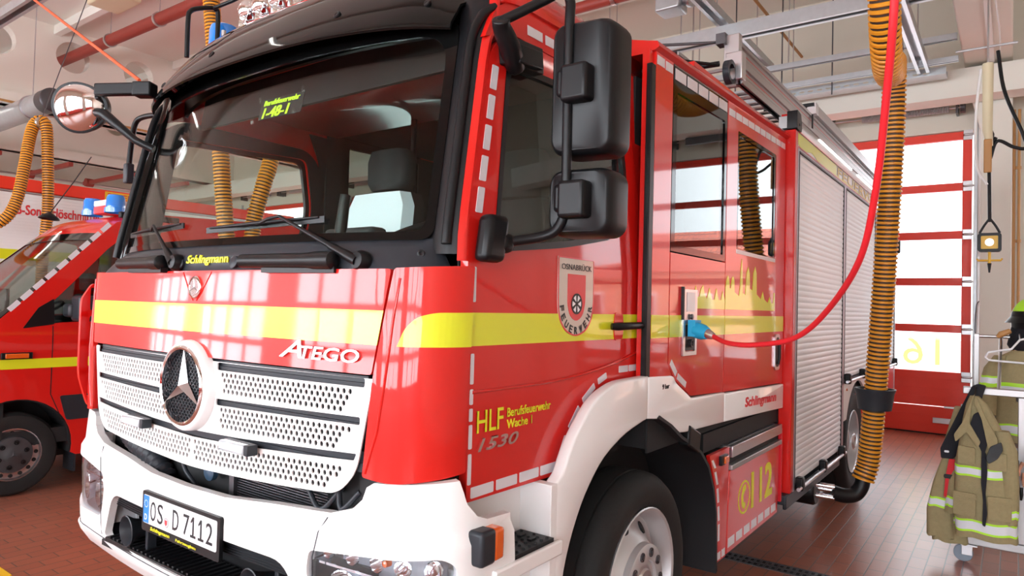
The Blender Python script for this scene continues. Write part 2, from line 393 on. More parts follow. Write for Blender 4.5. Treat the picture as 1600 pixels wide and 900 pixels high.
# drain channel
d = empty('floor_drain', (-1.0, 3.57, 0)); tag(d, 'black slotted drain grating set in the tiles under the fire engine', 'drain')
m = MB(); m.box(-4, 3.1, -.075, -.06, -.01, .006); m.box(-4, 3.1, .06, .075, -.01, .006); m.build('channel_edge', GUN, d)
m = MB()
for k in range(175): m.box(-3.9+.04*k, -3.9+.04*k+.016, -.06, .06, -.01, .005)
m.box(-4, 3.1, -.008, .008, -.01, .0055)
m.build('grating', GUN, d)
m = MB(); m.box(-4, 3.1, -.06, .06, -.008, .001); m.build('slot', ENG, d)

# ---------------------------------------------------------------- ceiling services
def thing1(mb, name, m, label, cat, group=None, loc=None, **k):
    return tag(mb.build(name, m, loc=loc, **k), label, cat, group)
def pipe(name, p, q, r, label, clamps, m=PIPE, cat='pipe'):
    t = empty(name, p); tag(t, label, cat); P = Vector(p); Q = Vector(q)-P
    MB().cyl((0,0,0), Q, r, 24).build('pipe_run', m, t, smooth=40)
    for k in clamps:
        c = Q*k; dd = Q.normalized()
        mb = MB(); mb.lathe(c-dd*.03, dd, [(0, r), (0, r+.02), (.06, r+.02), (.06, r)], 24); mb.build('clamp', SATIN, t, smooth=40)
        MB().cyl(c+Vector((0,0,r)), c+Vector((0,0,RZ+.13-p[2]-c.z)), .008, 6).build('hanger_rod', SATIN, t)
    return t
pipe('sprinkler_pipe', (-13.4, 4.20, 6.42), (7.0, 3.9, 5.93), .10, 'dark red ceiling pipe passing through the round girder hole, at upper left', [.13, .22, .30, .335, .5, .8])
pipe('sprinkler_pipe', (-11.5, 6.8, 5.96), (7.4, 6.8, 5.94), .075, 'dark red ceiling pipe above the driver side mirror', [.2, .38, .507, .6, .8])
pipe('sprinkler_pipe', (-19.8, 2.9, 6.30), (-12.9, 2.9, 6.30), .09, 'short dark red pipe at the left picture edge above the silver duct', [.3])
pipe('ventilation_duct', (-17.0, 3.2, 4.98), (-10.75, 3.2, 4.98), .19, 'silver spiral duct hanging under the ceiling at upper left', [.1, .90], GALV, 'duct')
m = MB(); m.lathe((-10.75, 3.2, 4.98), (1, 0, 0), [(0, .19), (.0, .2), (.26, .2), (.28, .17), (.28, 0)], 24)
thing1(m, 'exhaust_fan', GUN, 'black round fan on the end of the silver duct', 'fan', smooth=40)
m = MB(); m.tube([(-12.27, -6, 5.24), (-12.27, 10, 5.20)], .022, 8); thing1(m, 'wall_conduit', COPP, 'ochre conduit along the lower edge of the left girder', 'conduit', smooth=40)
m = MB(); m.tube([(-.40, 2, 6.0), (-.38, 10.5, 6.0)], .022, 8); thing1(m, 'ceiling_conduit', COPP, 'thin ochre conduit running along the ceiling above the roof ladder', 'conduit', smooth=40)
def channel(name, p, q, wd, h, label, m=GALV, cat='rail', hang=True):
    t = empty(name, p); tag(t, label, cat); Q = Vector(q)-Vector(p); u = Vector((0,0,1)); s = Q.normalized().cross(u)
    mb = MB(); mb.beam(s*wd/2, Q+s*wd/2, .006, h); mb.beam(-s*wd/2, Q-s*wd/2, .006, h); mb.beam(u*h/2, Q+u*h/2, wd, .006)
    mb.beam(-u*h/2+s*wd*.4, Q-u*h/2+s*wd*.4, wd*.3, .006); mb.beam(-u*h/2-s*wd*.4, Q-u*h/2-s*wd*.4, wd*.3, .006)
    mb.build('profile', m, t)
    if hang:
        for k in (.1, .37, .63, .9): c = Q*k; MB().cyl(c+u*h/2, c+u*(RZ+.13-p[2]-c.z), .008, 6).build('hanger_rod', SATIN, t)
    return t
channel('ceiling_rail', (-6.0, 6.98, 5.2), (1.9, 6.98, 5.2), .16, .16, 'wide galvanised rail crossing the ceiling above the crew cab')
channel('ceiling_rail', (-.48, 3.0, 5.38), (-.48, 9.0, 5.38), .14, .10, 'galvanised rail running lengthwise above the front end of the roof ladder')
channel('ceiling_rail', (-12.0, 1.85, 5.42), (-3.6, 1.85, 5.42), .14, .12, 'grey steel rail crossing the ceiling at the upper left picture corner')
channel('hose_rail', (1.5, 2.2, 5.02), (1.5, 9.05, 5.02), .13, .12, 'galvanised hose rail running lengthwise beside the orange hose', SATIN)
channel('ceiling_rail', (-3.5, 8.6, 5.22), (1.9, 8.6, 5.22), .07, .07, 'thin upper cross rail before the door beam')
channel('ceiling_rail', (-3.5, 8.85, 5.02), (1.9, 8.85, 5.02), .07, .06, 'thin lower cross rail before the door beam')
def cable_tray(p, q, wd, h, label):
    t = empty('cable_tray', p); tag(t, label, 'cable tray'); Q = Vector(q)-Vector(p); L = Q.length
    mb = MB()
    holes = [rrect(.05+k*.12, .05+k*.12+.07, .025, .05, .01, 2) for k in range(int(L/.12)-1)]
    mb.flat([(0, 0), (L, 0), (L, h), (0, h)], holes, .003, lambda u, v, w_: (u, w_, v))
    mb.box(0, L, 0, wd, 0, .003); mb.box(0, L, wd, wd+.003, 0, h)
    mb.build('perforated_channel', GALV, t)
    for k in range(1, 6): MB().box(L*k/6, L*k/6+.016, -.02, -.005, -.06, 1.96).build('bracket', GUN, t)
cable_tray((-2.4, 9.10, 4.93), (1.75, 9.10, 4.93), .25, .10, 'perforated cable tray before the door beam')
def fill_tube_light(p, q, label):  # glowing tubes added as extra fill light for the hall
    t = empty('fill_tube_light', p); tag(t, label, 'lamp', None); Q = Vector(q)-Vector(p); u = Vector((0,0,1))
    MB().beam(u*.05, Q+u*.05, .10, .06).build('housing', WHITE, t, bevel=.01)
    MB().cyl(Q*.02, Q*.98, .017, 10).build('tube', LAMPW, t, smooth=40)
    for k in (.15, .85): c = Q*k; MB().cyl(c+u*.08, c+u*(RZ+.13-p[2]), .006, 6).build('hanger_rod', SATIN, t)
for i, (x, y) in enumerate([(-3.2, -1.5), (-8.0, -1.5), (-3.2, 3.0), (-14.8, 1.5), (4.9, 0.5), (4.9, 6.0), (-5.5, 7.6)]):
    fill_tube_light((x, y, 5.6), (x, y+1.5, 5.6), 'added white fill-light tube hung from the ceiling %s' % ['beyond the passenger side of the cab','over the van, nearer the front doors','behind the passenger side of the cab','beyond the left girder','right of the truck near the camera','right of the truck near the back wall','above the back end of the van bay'][i])
# cream heater box, far left, and grey detector near top
t = empty('heater_unit', (-8.7, 3.35, 6.35)); tag(t, 'small cream box unit hanging from the ceiling beside the dark red pipe', 'heater')
MB().box(-.42, .36, -.24, .24, -.12, .16).build('housing', CREAM, t, bevel=.03)
m = MB(); m.lathe((.36, 0, .03), (1, 0, 0), [(0, .09), (.03, .09), (.03, 0)], 16); m.build('outlet', GUN, t)
m = MB(); m.box(.36, .385, -.2, -.1, -.06, .1); m.box(.36, .385, .1, .2, -.06, .1); m.build('grille', GUN, t)
m = MB(); m.cyl((-.2, 0, .16), (-.2, 0, .52), .008, 6); m.cyl((.2, 0, .16), (.2, 0, .52), .008, 6); m.build('hanger_rod', SATIN, t)
t = empty('motor_unit', (-1.02, 6.75, 5.62)); tag(t, 'grey box with round lamp hanging under the ceiling above the crew cab', 'motor')
MB().box(-.2, .12, -.16, .14, -.1, .14).build('housing', GALV, t, bevel=.02)
m = MB(); m.lathe((.12, 0, .02), (1, -.3, -.1), [(0, .05), (.10, .10), (.14, .10), (.14, 0)], 20); m.build('lamp_head', SATIN, t, smooth=40)
m = MB(); m.box(-.28, .02, -.1, .1, .16, .24); m.cyl((0, -.1, .2), (0, -.1, 1.25), .01, 6); m.build('bracket', GUN, t)
# ochre pipes on the column and door-side services
for k, (x, r) in enumerate([(2.47, .022), (2.53, .018)]):
    m = MB(); m.cyl((x, 10.15, .1), (x, 10.15, 4.6), r, 10)
    for z in (.8, 1.8, 2.8, 3.8): m.lathe((x, 10.15, z-.02), (0,0,1), [(0, r), (0, r+.01), (.04, r+.01), (.04, r)], 10)
    thing1(m, 'riser_pipe', COPP, ['thicker ochre riser pipe on the edge of the column', 'thinner ochre riser pipe right of the column'][k], 'pipe', smooth=40)
t = empty('distribution_box', (2.28, 10.24, 1.66)); tag(t, 'cream metal switch box on the column with a yellow label', 'switch box')
MB().box(-.14, .13, -.12, 0, -.26, .14).build('housing', CREAM, t, bevel=.01)
MB().box(-.14, .13, -.12, 0, .15, .30).build('upper_box', CREAM, t, bevel=.01)
MB().box(-.11, .02, -.124, -.12, .18, .25).build('yellow_label', YELW, t)
MB().box(-.12, -.03, -.124, -.12, -.1, .06).build('label', PLW, t)
m = MB(); m.box(.02, .11, -.125, -.12, -.18, .10); m.build('control_strip', GALV, t)
m = MB(); m.lathe((.06, -.12, -.18), (0,-1,0), [(0, .02), (.03, .02), (.03, 0)], 12); m.build('knob', INK, t)
m = MB(); m.tube(spline([(-.1, -.05, -.26), (-.08, -.05, -.36), (.05, -.05, -.4), (.14, -.05, -.34), (.17, -.04, -.2)]), .008, 6); m.build('conduit', COPP, t, smooth=60)
m = MB(); m.tube(spline([(2.13, 10.22, 2.0), (2.06, 10.2, 1.9), (2.06, 10.2, 1.4), (2.2, 10.2, .95), (2.3, 10.2, .8)]), .008, 6)
thing1(m, 'wall_cable', GUN, 'thin grey cable curving down the foot of the column', 'cable', smooth=60)
# fluorescent lamp and pendant with tool on the column
t = empty('inspection_lamp', (2.25, 7.25, 4.15)); tag(t, 'slim cream lamp hanging on the haunch above the black cable', 'lamp')
m = MB(); m.tube([(0, 0, .25), (.0, 0, -.45), (.02, 0, -.62)], [.05, .045, .03], 12); m.build('housing', CREAM, t, smooth=50)
m = MB(); m.box(-.03, .04, -.05, -.03, -.9, -.55); m.build('handle', COPP, t, bevel=.01)
m = MB(); m.tube(spline([(-.06, 0, .2), (-.1, 0, -.3), (-.09, 0, -.8), (.0, 0, -1.02)]), .014, 8); m.build('pipe', WHITE, t, smooth=60)
m = MB(); m.cyl((0, 0, .25), (0, 0, 1.0), .01, 6); m.build('hanger_rod', SATIN, t)
t = empty('pendant_socket', (2.27, 7.5, 2.55)); tag(t, 'black and yellow socket block hanging on a looped black cable', 'socket')
m = MB(); m.flat(rrect(-.105, .105, -.1, .1, .03), [rrect(-.075, .075, -.07, .07, .01)], .1, lambda u, v, w_: (u, w_, v)); m.build('rubber_frame', BLK, t, bevel=.006)
m = MB(); m.box(-.075, .075, -.04, .04, -.07, .07); m.build('front_plate', DYEL, t)
m = MB(); m.lathe((0, -.04, 0), (0,-1,0), [(0, .04), (.012, .04), (.012, .03), (.004, .028), (.004, 0)], 20); m.build('socket_face', SATIN, t, smooth=40)
m = MB(); m.tube(spline([(-.09, 0, .1), (-.05, 0, .18), (0, 0, .26)]), .012, 8); m.tube(spline([(.09, 0, .1), (.05, 0, .18), (0, 0, .26)]), .012, 8)
m.tube(spline([(0, 0, .22), (-.01, 0, .8), (-.02, 0, 1.0), (.05, 0, 1.12)]), .018, 8)
m.tube(spline([(0, 0, .9), (.06, 0, 1.08), (.2, 0, 1.0), (.3, 0, .98), (.28, 0, 1.12), (.12, 0, 1.6), (.06, 0, 2.05)]), .018, 8)
m.build('cable', BLK, t, smooth=60)
m = MB(); m.lathe((0, 0, 1.10), (0,0,1), [(0, 0), (.0, .03), (.06, .035), (.1, .02)], 12); m.build('gland', BLK, t, smooth=50)
m = MB(); m.cyl((0, 0, -.1), (0, 0, -.22), .014, 8); m.tube([(-.11, 0, -.17), (-.1, 0, -.19), (.1, 0, -.19), (.11, 0, -.17)], .011, 8); m.build('hook', DYEL, t, smooth=60)
m = MB(); m.cyl((0, 0, -.22), (0, 0, -.32), .02, 8, .008); m.build('plug_tip', BLK, t, smooth=60)
m = MB(); m.tube([(1.95, 7.5, 4.66), (2.5, 7.5, 4.66)], .014, 8); m.beam((1.95, 7.5, 4.66), (1.95, 7.5, 5.15), .03, .03); m.beam((2.44, 7.5, 4.66), (2.44, 7.5, 5.15), .03, .03)
thing1(m, 'support_bar', GALV, 'thin steel bar under the girder that carries the pendant cable', 'bar')
m = MB(); m.box(2.20, 2.26, -6, 10.2, 5.12, 5.15); thing1(m, 'cable_duct', WHITE, 'white plastic cable duct along the underside of the right girder', 'cable duct')
m = MB(); m.tube(spline([(2.29, 4, 5.13), (2.32, 5.5, 5.10), (2.30, 7, 5.13), (2.33, 8.5, 5.09), (2.3, 10, 5.12)]), .008, 6)
thing1(m, 'loose_cable', WHITE, 'loose white cable beside the duct under the right girder', 'cable', smooth=60)
# galvanised frame of the next bay right of the column
t = empty('racking_post', (2.88, 9.9, 0)); tag(t, 'grey steel upright right of the column, behind the hanging helmet', 'post')
m = MB(); m.box(-.10, .10, -.05, .05, 0, 4.9); m.build('upright', GALV, t)
m = MB()
for k in range(28): m.box(-.02, .02, -.056, -.05, .3+k*.16, .36+k*.16)
m.build('slot_row', ENG, t)
m = MB(); m.box(-.1, 1.6, -.04, .04, 4.6, 4.8); m.build('bracket_arm', GUN, t)

# ---------------------------------------------------------------- outside: ground and a brick house beyond the back doors
SB('trim_9', mat('asphalt', (.20,.20,.20), .8, noise=(4,.1)), (-30, 60, RY1+4.0, 60, -.25, -.02))
hs = empty('brick_house', (19, 32, 0), 'orange brick house with tiled roof outside, right of the back doors', 'house')
def brick(name, c1, c2, mo, wd, hh):
    m_ = bpy.data.materials.new(name); m_.use_nodes = True; nt = m_.node_tree; b_ = nt.nodes['Principled BSDF']; tc = nt.nodes.new('ShaderNodeTexCoord'); br = nt.nodes.new('ShaderNodeTexBrick')
    mp = nt.nodes.new('ShaderNodeMapping'); mp.inputs['Rotation'].default_value = (PI/2, 0, 0)
    br.inputs['Scale'].default_value = 1; br.inputs['Brick Width'].default_value = wd; br.inputs['Row Height'].default_value = hh; br.inputs['Mortar Size'].default_value = hh*.08
    br.inputs['Color1'].default_value = (*c1, 1); br.inputs['Color2'].default_value = (*c2, 1); br.inputs['Mortar'].default_value = (*mo, 1)
    nt.links.new(tc.outputs['Object'], mp.inputs[0]); nt.links.new(mp.outputs[0], br.inputs['Vector']); nt.links.new(br.outputs['Color'], b_.inputs['Base Color']); b_.inputs['Roughness'].default_value = .8; return m_
BRW = brick('brick_wall', (.62,.24,.12), (.5,.18,.09), (.5,.45,.4), .5, .16); BRR = brick('roof_tiles', (.42,.10,.06), (.36,.09,.06), (.15,.05,.04), .3, .3)
m = MB(); m.box(-9,9,0,8,0,3.9); m.build('wall', BRW, hs)
m = MB(); m.add([(-9.5,-.5,3.7),(9.5,-.5,3.7),(9.5,4,6.2),(-9.5,4,6.2),(9.5,8.5,3.7),(-9.5,8.5,3.7)], [(0,1,2,3),(3,2,4,5),(0,3,5),(1,4,2),(0,5,4,1)]); m.build('roof', BRR, hs)
for x in (-7,-4,-1,2,5):
    for z in (1.2,): m = MB(); m.box(x,x+1.2,-.05,.02,z,z+1.4); m.build('window', WHITE, hs); m = MB(); m.box(x+.1,x+1.1,-.07,-.04,z+.1,z+1.3); m.build('window_glass', GLB, hs)
# ================================================================ the fire engine
FE = empty('fire_engine', (0, 0, 0), 'large red and white fire engine with yellow stripe filling the picture', 'fire engine')
def path_fn(flat, rx, ry, y0, bulge):
    # plan curve of the front: gentle bow up to x=flat, then an elliptic corner, then straight back
    yf = y0+bulge; N = 24; pts = [(0.0, y0)]
    for k in range(1, 13): x = flat*k/12; pts.append((x, y0+bulge*(x/flat)**2))
    for k in range(1, N+1): a = PI/2*k/N; pts.append((flat+rx*math.sin(a), yf+ry-ry*math.cos(a)))
    L = [0.0]
    for p, q in zip(pts, pts[1:]): L.append(L[-1]+math.hypot(q[0]-p[0], q[1]-p[1]))
    def f(s, off=0.0):
        a = abs(s); sg = 1 if s >= 0 else -1
        if a >= L[-1]: x, y = pts[-1][0], pts[-1][1]+a-L[-1]; tx, ty = 0, 1
        else:
            for i in range(len(L)-1):
                if a <= L[i+1]: break
            t = (a-L[i])/(L[i+1]-L[i]); x = pts[i][0]*(1-t)+pts[i+1][0]*t; y = pts[i][1]*(1-t)+pts[i+1][1]*t
            # smooth tangent
            def tan(j):
                p, q = pts[max(j-1, 0)], pts[min(j+1, len(pts)-1)]; d = math.hypot(q[0]-p[0], q[1]-p[1]); return ((q[0]-p[0])/d, (q[1]-p[1])/d)
            a0, a1 = tan(i), tan(i+1); tx, ty = a0[0]*(1-t)+a1[0]*t, a0[1]*(1-t)+a1[1]*t; d = math.hypot(tx, ty); tx /= d; ty /= d
        return sg*(x+ty*off), y-tx*off
    def x2s(x):
        a = abs(x); 
        for i in range(len(pts)-1):
            if a <= pts[i+1][0]: t = (a-pts[i][0])/(pts[i+1][0]-pts[i][0]+1e-9); return (1 if x >= 0 else -1)*(L[i]+t*(L[i+1]-L[i]))
        return (1 if x >= 0 else -1)*L[-1]
    return f, x2s, L[-1]
fc, c_s, CL = path_fn(.93, .2, .2, .03, .04)
fb, b_s, BL = path_fn(.95, .255, .235, .015, .05)
def FC(s, z, w_): x, y = fc(s, w_); return (x, y+.05*max(0, z-1.5), z)       # cab front, w outwards
def FB(s, z, w_):
    k = interp(z, [(.60, -.05), (.66, -.012), (.685, -.004), (.69, -.016), (.72, -.01), (.95, 0), (1.04, -.004), (1.07, -.02), (1.2, -.03)])
    x, y = fb(s, w_+k); return (x, y, z)
def sx(z): return 1.13-.045*max(0, z-1.9)/.95
def SD(sg, off=0.0):      # cab side plane, w outwards
    return lambda u, v, w_: (sg*(sx(v)+w_+off), u, v)
def PX(sg, X): return lambda u, v, w_: (sg*(X+w_), u, v)
CU = lin(-1.3, 1.3, 53); CORN = [.93+.02*k for k in range(20)]; CORNn = [-c for c in CORN]
# --- hood panel
hood = MB(); hood.flat(rpoly([(-.935,1.528),(.935,1.528),(.982,1.848),(-.982,1.848)], .012), [], .02, FC, CU, [1.6, 1.7])
hood = hood.build('hood', RED, FE, smooth=30)
m = MB(); m.flat([(-.951,1.618),(.951,1.618),(.966,1.722),(-.966,1.722)], [], .002, lambda u,v,w_: FC(u,v,w_+.0115), CU); m.build('yellow_stripe', YEL, hood)['label'] = 'fluorescent yellow stripe'
# little star badge on the hood and its V crease
m = MB(); bc = FC(-.02, 1.785, .010)
m.lathe(bc, (0,-1,.05), [(0,.042),(.006,.043),(.009,.040),(.010,.034),(.008,.033),(.008,0)], 28); badge = m.build('badge', CHR, hood, smooth=40)
def star(c, R, h, nrm=(0,-1,0)):   # three pointed star with ridge
    m = MB(); c = Vector(c); n = Vector(nrm).normalized(); up = Vector((0,0,1)); up = (up-n*up.dot(n)).normalized(); rt = Vector((1,0,0))
    vs = [c+n*h]; 
    for k in range(3):
        a = PI/2+2*PI*k/3; b2 = a+PI/3
        vs.append(c+(rt*math.cos(a)+up*math.sin(a))*R+n*h*.35); vs.append(c+(rt*math.cos(b2)+up*math.sin(b2))*R*.17)
    fs = []
    for k in range(3):
        t = 1+2*k; r = 2+2*k; l = 1+(2*k-1) % 6; 
        fs += [(0, t, r), (0, (l if l != 0 else 6), t)]
    vs.append(c-n*.002); fs += [(7, q, 1+q % 6) for q in range(1, 7)]
    m.add(vs, fs); return m
star(Vector(bc)+Vector((0,-.008,0)), .031, .003).build('badge_star', SATIN, badge)
m = MB()
for sg in (-1, 1): m.tube([FC(-.02+sg*.012, 1.735, .009), FC(-.02+sg*.035, 1.755, .009), FC(-.02+sg*.10, 1.842, .009)], .0035, 6)
m.build('crease', RED, hood, smooth=60)
m = MB(); m.text('A', lambda u,v,w_: FC(u,v,w_+.014), .525, 1.560, .11, .058, .008, shear=.35, bold=.01); m.text('TEGO', lambda u,v,w_: FC(u,v,w_+.014), .622, 1.560, .265, .040, .008, shear=.15, bold=.015); m.build('lettering', SATIN, hood)['label'] = 'chrome raised lettering'
# --- grille
slots = []
def slot(xa, xb, za, zb, h, r=.006): return rpoly([(xa, za), (xb, zb), (xb, zb+h), (xa, za+h)], r, 2)
for sg in (-1, 1):
    for (za, zb, x1, h) in ((1.485, 1.487, .90, .028), (1.358, 1.372, .885, .024), (1.226, 1.262, .865, .022)):
        x0 = .150 if za > 1.3 else 0.0
        if za > 1.3: p = slot(x0, x1, za, zb, h)
        else: continue
        slots.append([(sg*a, b2) for a, b2 in (p if sg > 0 else p[::-1])])
slots.append(rpoly([(-.865,1.262),(-.30,1.232),(0,1.224),(.30,1.232),(.865,1.262),(.875,1.284),(.30,1.258),(0,1.250),(-.30,1.258),(-.875,1.284)], .005, 2))
perf = []
def perf_rows(zf, rows, xa, xb, cut):
    for r in range(rows):
        x = xa+(.013 if r % 2 else 0)
        while x < xb-r*cut:
            for sg in (-1, 1): perf.append(circ(sg*x, zf(x)-.019*r, .0080, .0092, 8, .3))
            x += .0262
perf_rows(lambda x: 1.470, 4, .185, .865, .018)
perf_rows(lambda x: 1.342+.014*x, 4, .185, .845, .02)
perf_rows(lambda x: 1.208+.035*max(0, x-.2), 4, .02, .815, .022)
perf = [p for p in perf if not (math.hypot(p[0][0], p[0][1]-1.415) < .20)]
gr_out = rpoly([(-.935,1.515),(.935,1.515),(.876,1.225),(.800,1.150),(.44,1.128),(0,1.112),(-.44,1.128),(-.800,1.150),(-.876,1.225)], [.01,.01,.05,.10,.1,.1,.1,.10,.05], 5)
def FG(u, v, w_): x, y, z = FC(u, v, w_); return (x, y+.004, z)
m = MB(); m.flat(gr_out, slots+perf, .005, FG, lin(-.9, .9, 13)); grille = m.build('grille', WHITE, FE, smooth=25); grille['label'] = 'white perforated grille panel'
m = MB(); m.slab(lambda u, v, w_: FC(u, v, -.055-w_), lin(-.88, .88, 12), [1.14, 1.515], .01); m.build('grille_backing', ENG, grille)
m = MB()
for z0, z1 in ((1.480, 1.520), (1.352, 1.400), (1.222, 1.29)):
    m.slab(lambda u, v, w_: FC(u, v, -.012-w_), lin(-.9, .9, 12), [z0+.006, (z0+z1)/2-.001], .008); m.slab(lambda u, v, w_: FC(u, v, -.016-w_), lin(-.9, .9, 12), [(z0+z1)/2, z1], .008)
m.build('slot_slats', GREYP, grille)
# star emblem
c0 = Vector((-.022, .024, 1.416))
m = MB(); m.lathe(c0, (0,-1,0), [(-.01,.172),(.02,.168),(.030,.160),(.032,.152),(.028,.148),(0,.146)], 48); emb = m.build('emblem_ring', WHITE, grille, smooth=40)
m = MB(); m.lathe(c0, (0,-1,0), [(.026,.152),(.036,.149),(.040,.142),(.036,.135),(.010,.133)], 48); m.build('emblem_chrome_ring', CHR, emb, smooth=50)['label'] = 'chrome ring'
m = MB(); m.lathe(c0, (0,-1,0), [(.004,.136),(.010,0.0)], 40)
gm = m.build('emblem_mesh', BLK, emb)
m = MB()
for k in range(-9, 10):
    for sg in (-1, 1):
        a = PI/4*sg; dv = Vector((math.cos(a), 0, math.sin(a))); nv = Vector((-math.sin(a), 0, math.cos(a))); off = k*.0155; L = math.sqrt(max(0, .132**2-off**2))
        if L > .01: p = c0+Vector((0,-.012,0))+nv*off; m.beam(p-dv*L, p+dv*L, .004, .004, up=(0,-1,0))
m.build('emblem_lattice', GREYP, emb)
star(c0+Vector((0,-.016,0)), .136, .028).build('emblem_star', SATIN, emb)['label'] = 'satin three-pointed star'
# flash lights in the lower slot
for xx in (-.395, .330):
    m = MB(); c = FC(xx, 1.238, .035); m.obox(c, (.075,0,0), (0,.018,0), (0,0,.017)); fl = m.build('flash_light', mat('strobe_lens', (.46,.49,.52), .2, 0, 1.0), FE, bevel=.006); fl['label'] = 'small clear strobe light in the grille'
    m = MB(); m.obox((c[0]+.0, c[1]+.016, c[2]), (.078,0,0), (0,.010,0), (0,0,.018)); m.obox((c[0]+.088, c[1]+.004, c[2]), (.012,0,0), (0,.02,0), (0,0,.018)); m.build('flash_body', GREYP, fl, bevel=.003)
    m = MB()
    for k in range(6):
        for j in (-1, 1): m.lathe((c[0]-.06+.024*k, c[1]+.006, c[2]+j*.008), (0,-1,0), [(0, 0), (.0, .004), (.01, .0075)], 8)
    m.build('reflector', CHR, fl, smooth=60)
# --- corner panels with air vents, both sides
for sg in (1, -1):
    G = (lambda sg: lambda u, v, w_: FC(sg*u, v, w_))(sg)
    m = MB()
    out = rpoly([(.992,1.850),(.943,1.526),(.912,1.222),(1.02,1.214),(1.243,1.236),(1.243,1.866)], [.01,.02,.01,.03,.008,.008])
    m.flat(out, [], .022, G, CORN+lin(1.0, 1.25, 16), lin(1.25, 1.8, 8))
    cp = m.build('corner_panel', RED, FE, smooth=30)
    if sg > 0:
        m = MB(); m.flat(rpoly([(1.016,1.617),(1.245,1.617),(1.245,1.722),(1.12,1.720),(1.068,1.706),(1.036,1.672)], [.002,.002,.002,.02,.02,.02]), [], .002, lambda u,v,w_: FC(u,v,w_+.0125), CORN+lin(1.0,1.25,16)); m.build('yellow_stripe', YEL, cp)
    # crease line
    m = MB(); m.tube([FC(sg*s_, z, .0105) for s_, z in ((.925,1.235),(.965,1.36),(.985,1.5),(1.0,1.7),(1.012,1.82))], .005, 6); m.build('crease', RED, cp, smooth=60)
    m = MB(); m.slab(lambda u, v, w_: FC(sg*u, v, -.035-w_), [.86,.93]+lin(.95,1.24,10), [1.12, 1.24], .02); m.build('gap_panel', ENG, cp)
# air deflector with vents at the passenger side
ad = MB()
def AD(u, v, w_): return (-1.155-.045*math.sin(PI*u)-w_*1.0, .085+.18*u, v)
ad.flat(rpoly([(0.0,1.36),(.35,1.20),(1.0,1.20),(1.0,1.80),(.35,1.80),(0,1.72)], .06), [rrect(.3,.85,1.25+.14*k,1.36+.14*k,.02,2) for k in range(4)], .02, AD, lin(0,1,9))
ad.build('air_deflector', RED, FE, smooth=35)
# --- cowl, windscreen
def yws(x, z): return .075+.225*(z-1.95)+.145*abs(x)**2.6
def WS(x, z, w_): return (x, yws(x, z)-w_, z)
WU = lin(-1.05, 1.05, 29)
m = MB()
def CW(s, v, w_):    # v 0..1 from hood top to glass base
    a = FC(s*1.165, 1.835, -.012); x2 = 1.02*s; b2 = WS(x2, 1.950, 0) if abs(s) < 2 else None
    t = v; bul = .035*math.sin(PI*t)*.6
    return (a[0]*(1-t)+b2[0]*t, (a[1]*(1-t)+b2[1]*t)-w_-bul*(1-abs(s)**4), a[2]*(1-t)+b2[2]*t)
m.slab(CW, lin(-1, 1, 41), lin(0, 1, 5), -.02); cowl = m.build('cowl', GREYP, FE, smooth=50)
cowl['label'] = 'dark grey cowl panel below the windscreen'
def CWp(x, z, w_=0):     # point on the cowl near x, z
    return CW(x/1.06, (z-1.835)/.115, w_)
m = MB(); m.text('Schlingmann', lambda u,v,w_: CWp(u, v, w_+.003), -.105, 1.868, .275, .040, .004, shear=.2, bold=.02); m.build('maker_lettering', YEL2, cowl)['label'] = 'yellow lettering'
for xa, xb, z in ((.28,.72,1.878),(-.66,-.24,1.885)):
    m = MB(); p, q = Vector(CWp(xa, z, .03)), Vector(CWp(xb, z-.003, .03)); m.tube([p, p+(q-p)*.02, p+(q-p)*.75, p+(q-p)*.80, p+(q-p)*.98, q], [.012,.024,.026,.03,.03,.016], 12); m.beam(p+(q-p)*.25+Vector((0,.01,-.03)), q+Vector((0,.01,-.03)), .03, .02)
    m.build('washer_cover', BLK, cowl, smooth=50)
for xx, r in ((.205,.024),(-.145,.02)):
    m = MB(); m.lathe(CWp(xx, 1.876, 0), (0,-1,.25), [(0,r),(.008,r),(.010,r*.85),(.010,0)], 20); m.build('plug_cap', GREYP, cowl, smooth=40)
m = MB(); m.lathe(CWp(1.0, 1.90, 0), (.5,-1,.1), [(0,.012),(.006,.012),(.008,.006),(.004,0)], 14); m.build('bolt', BLK, cowl, smooth=40)
# glass with a black printed band
ws_out = rpoly([(-1.022,1.945),(1.022,1.945),(.975,2.735),(-.975,2.735)], [.05,.05,.11,.11], 6)
ws_in = rpoly([(-.992,1.972),(.992,1.972),(.945,2.655),(-.945,2.655)], [.05,.05,.11,.11], 6)
m = MB(); m.flat(ws_in, [], .006, WS, WU, lin(2.0, 2.6, 5)); wsg = m.build('windscreen', GLS, FE, smooth=40); wsg['label'] = 'large clear windscreen'
m = MB(); m.flat(ws_out, [ws_in], .012, lambda u,v,w_: WS(u,v,w_+.002), WU, lin(2.0, 2.7, 5)); m.build('windscreen_band', GLB, FE, smooth=30)
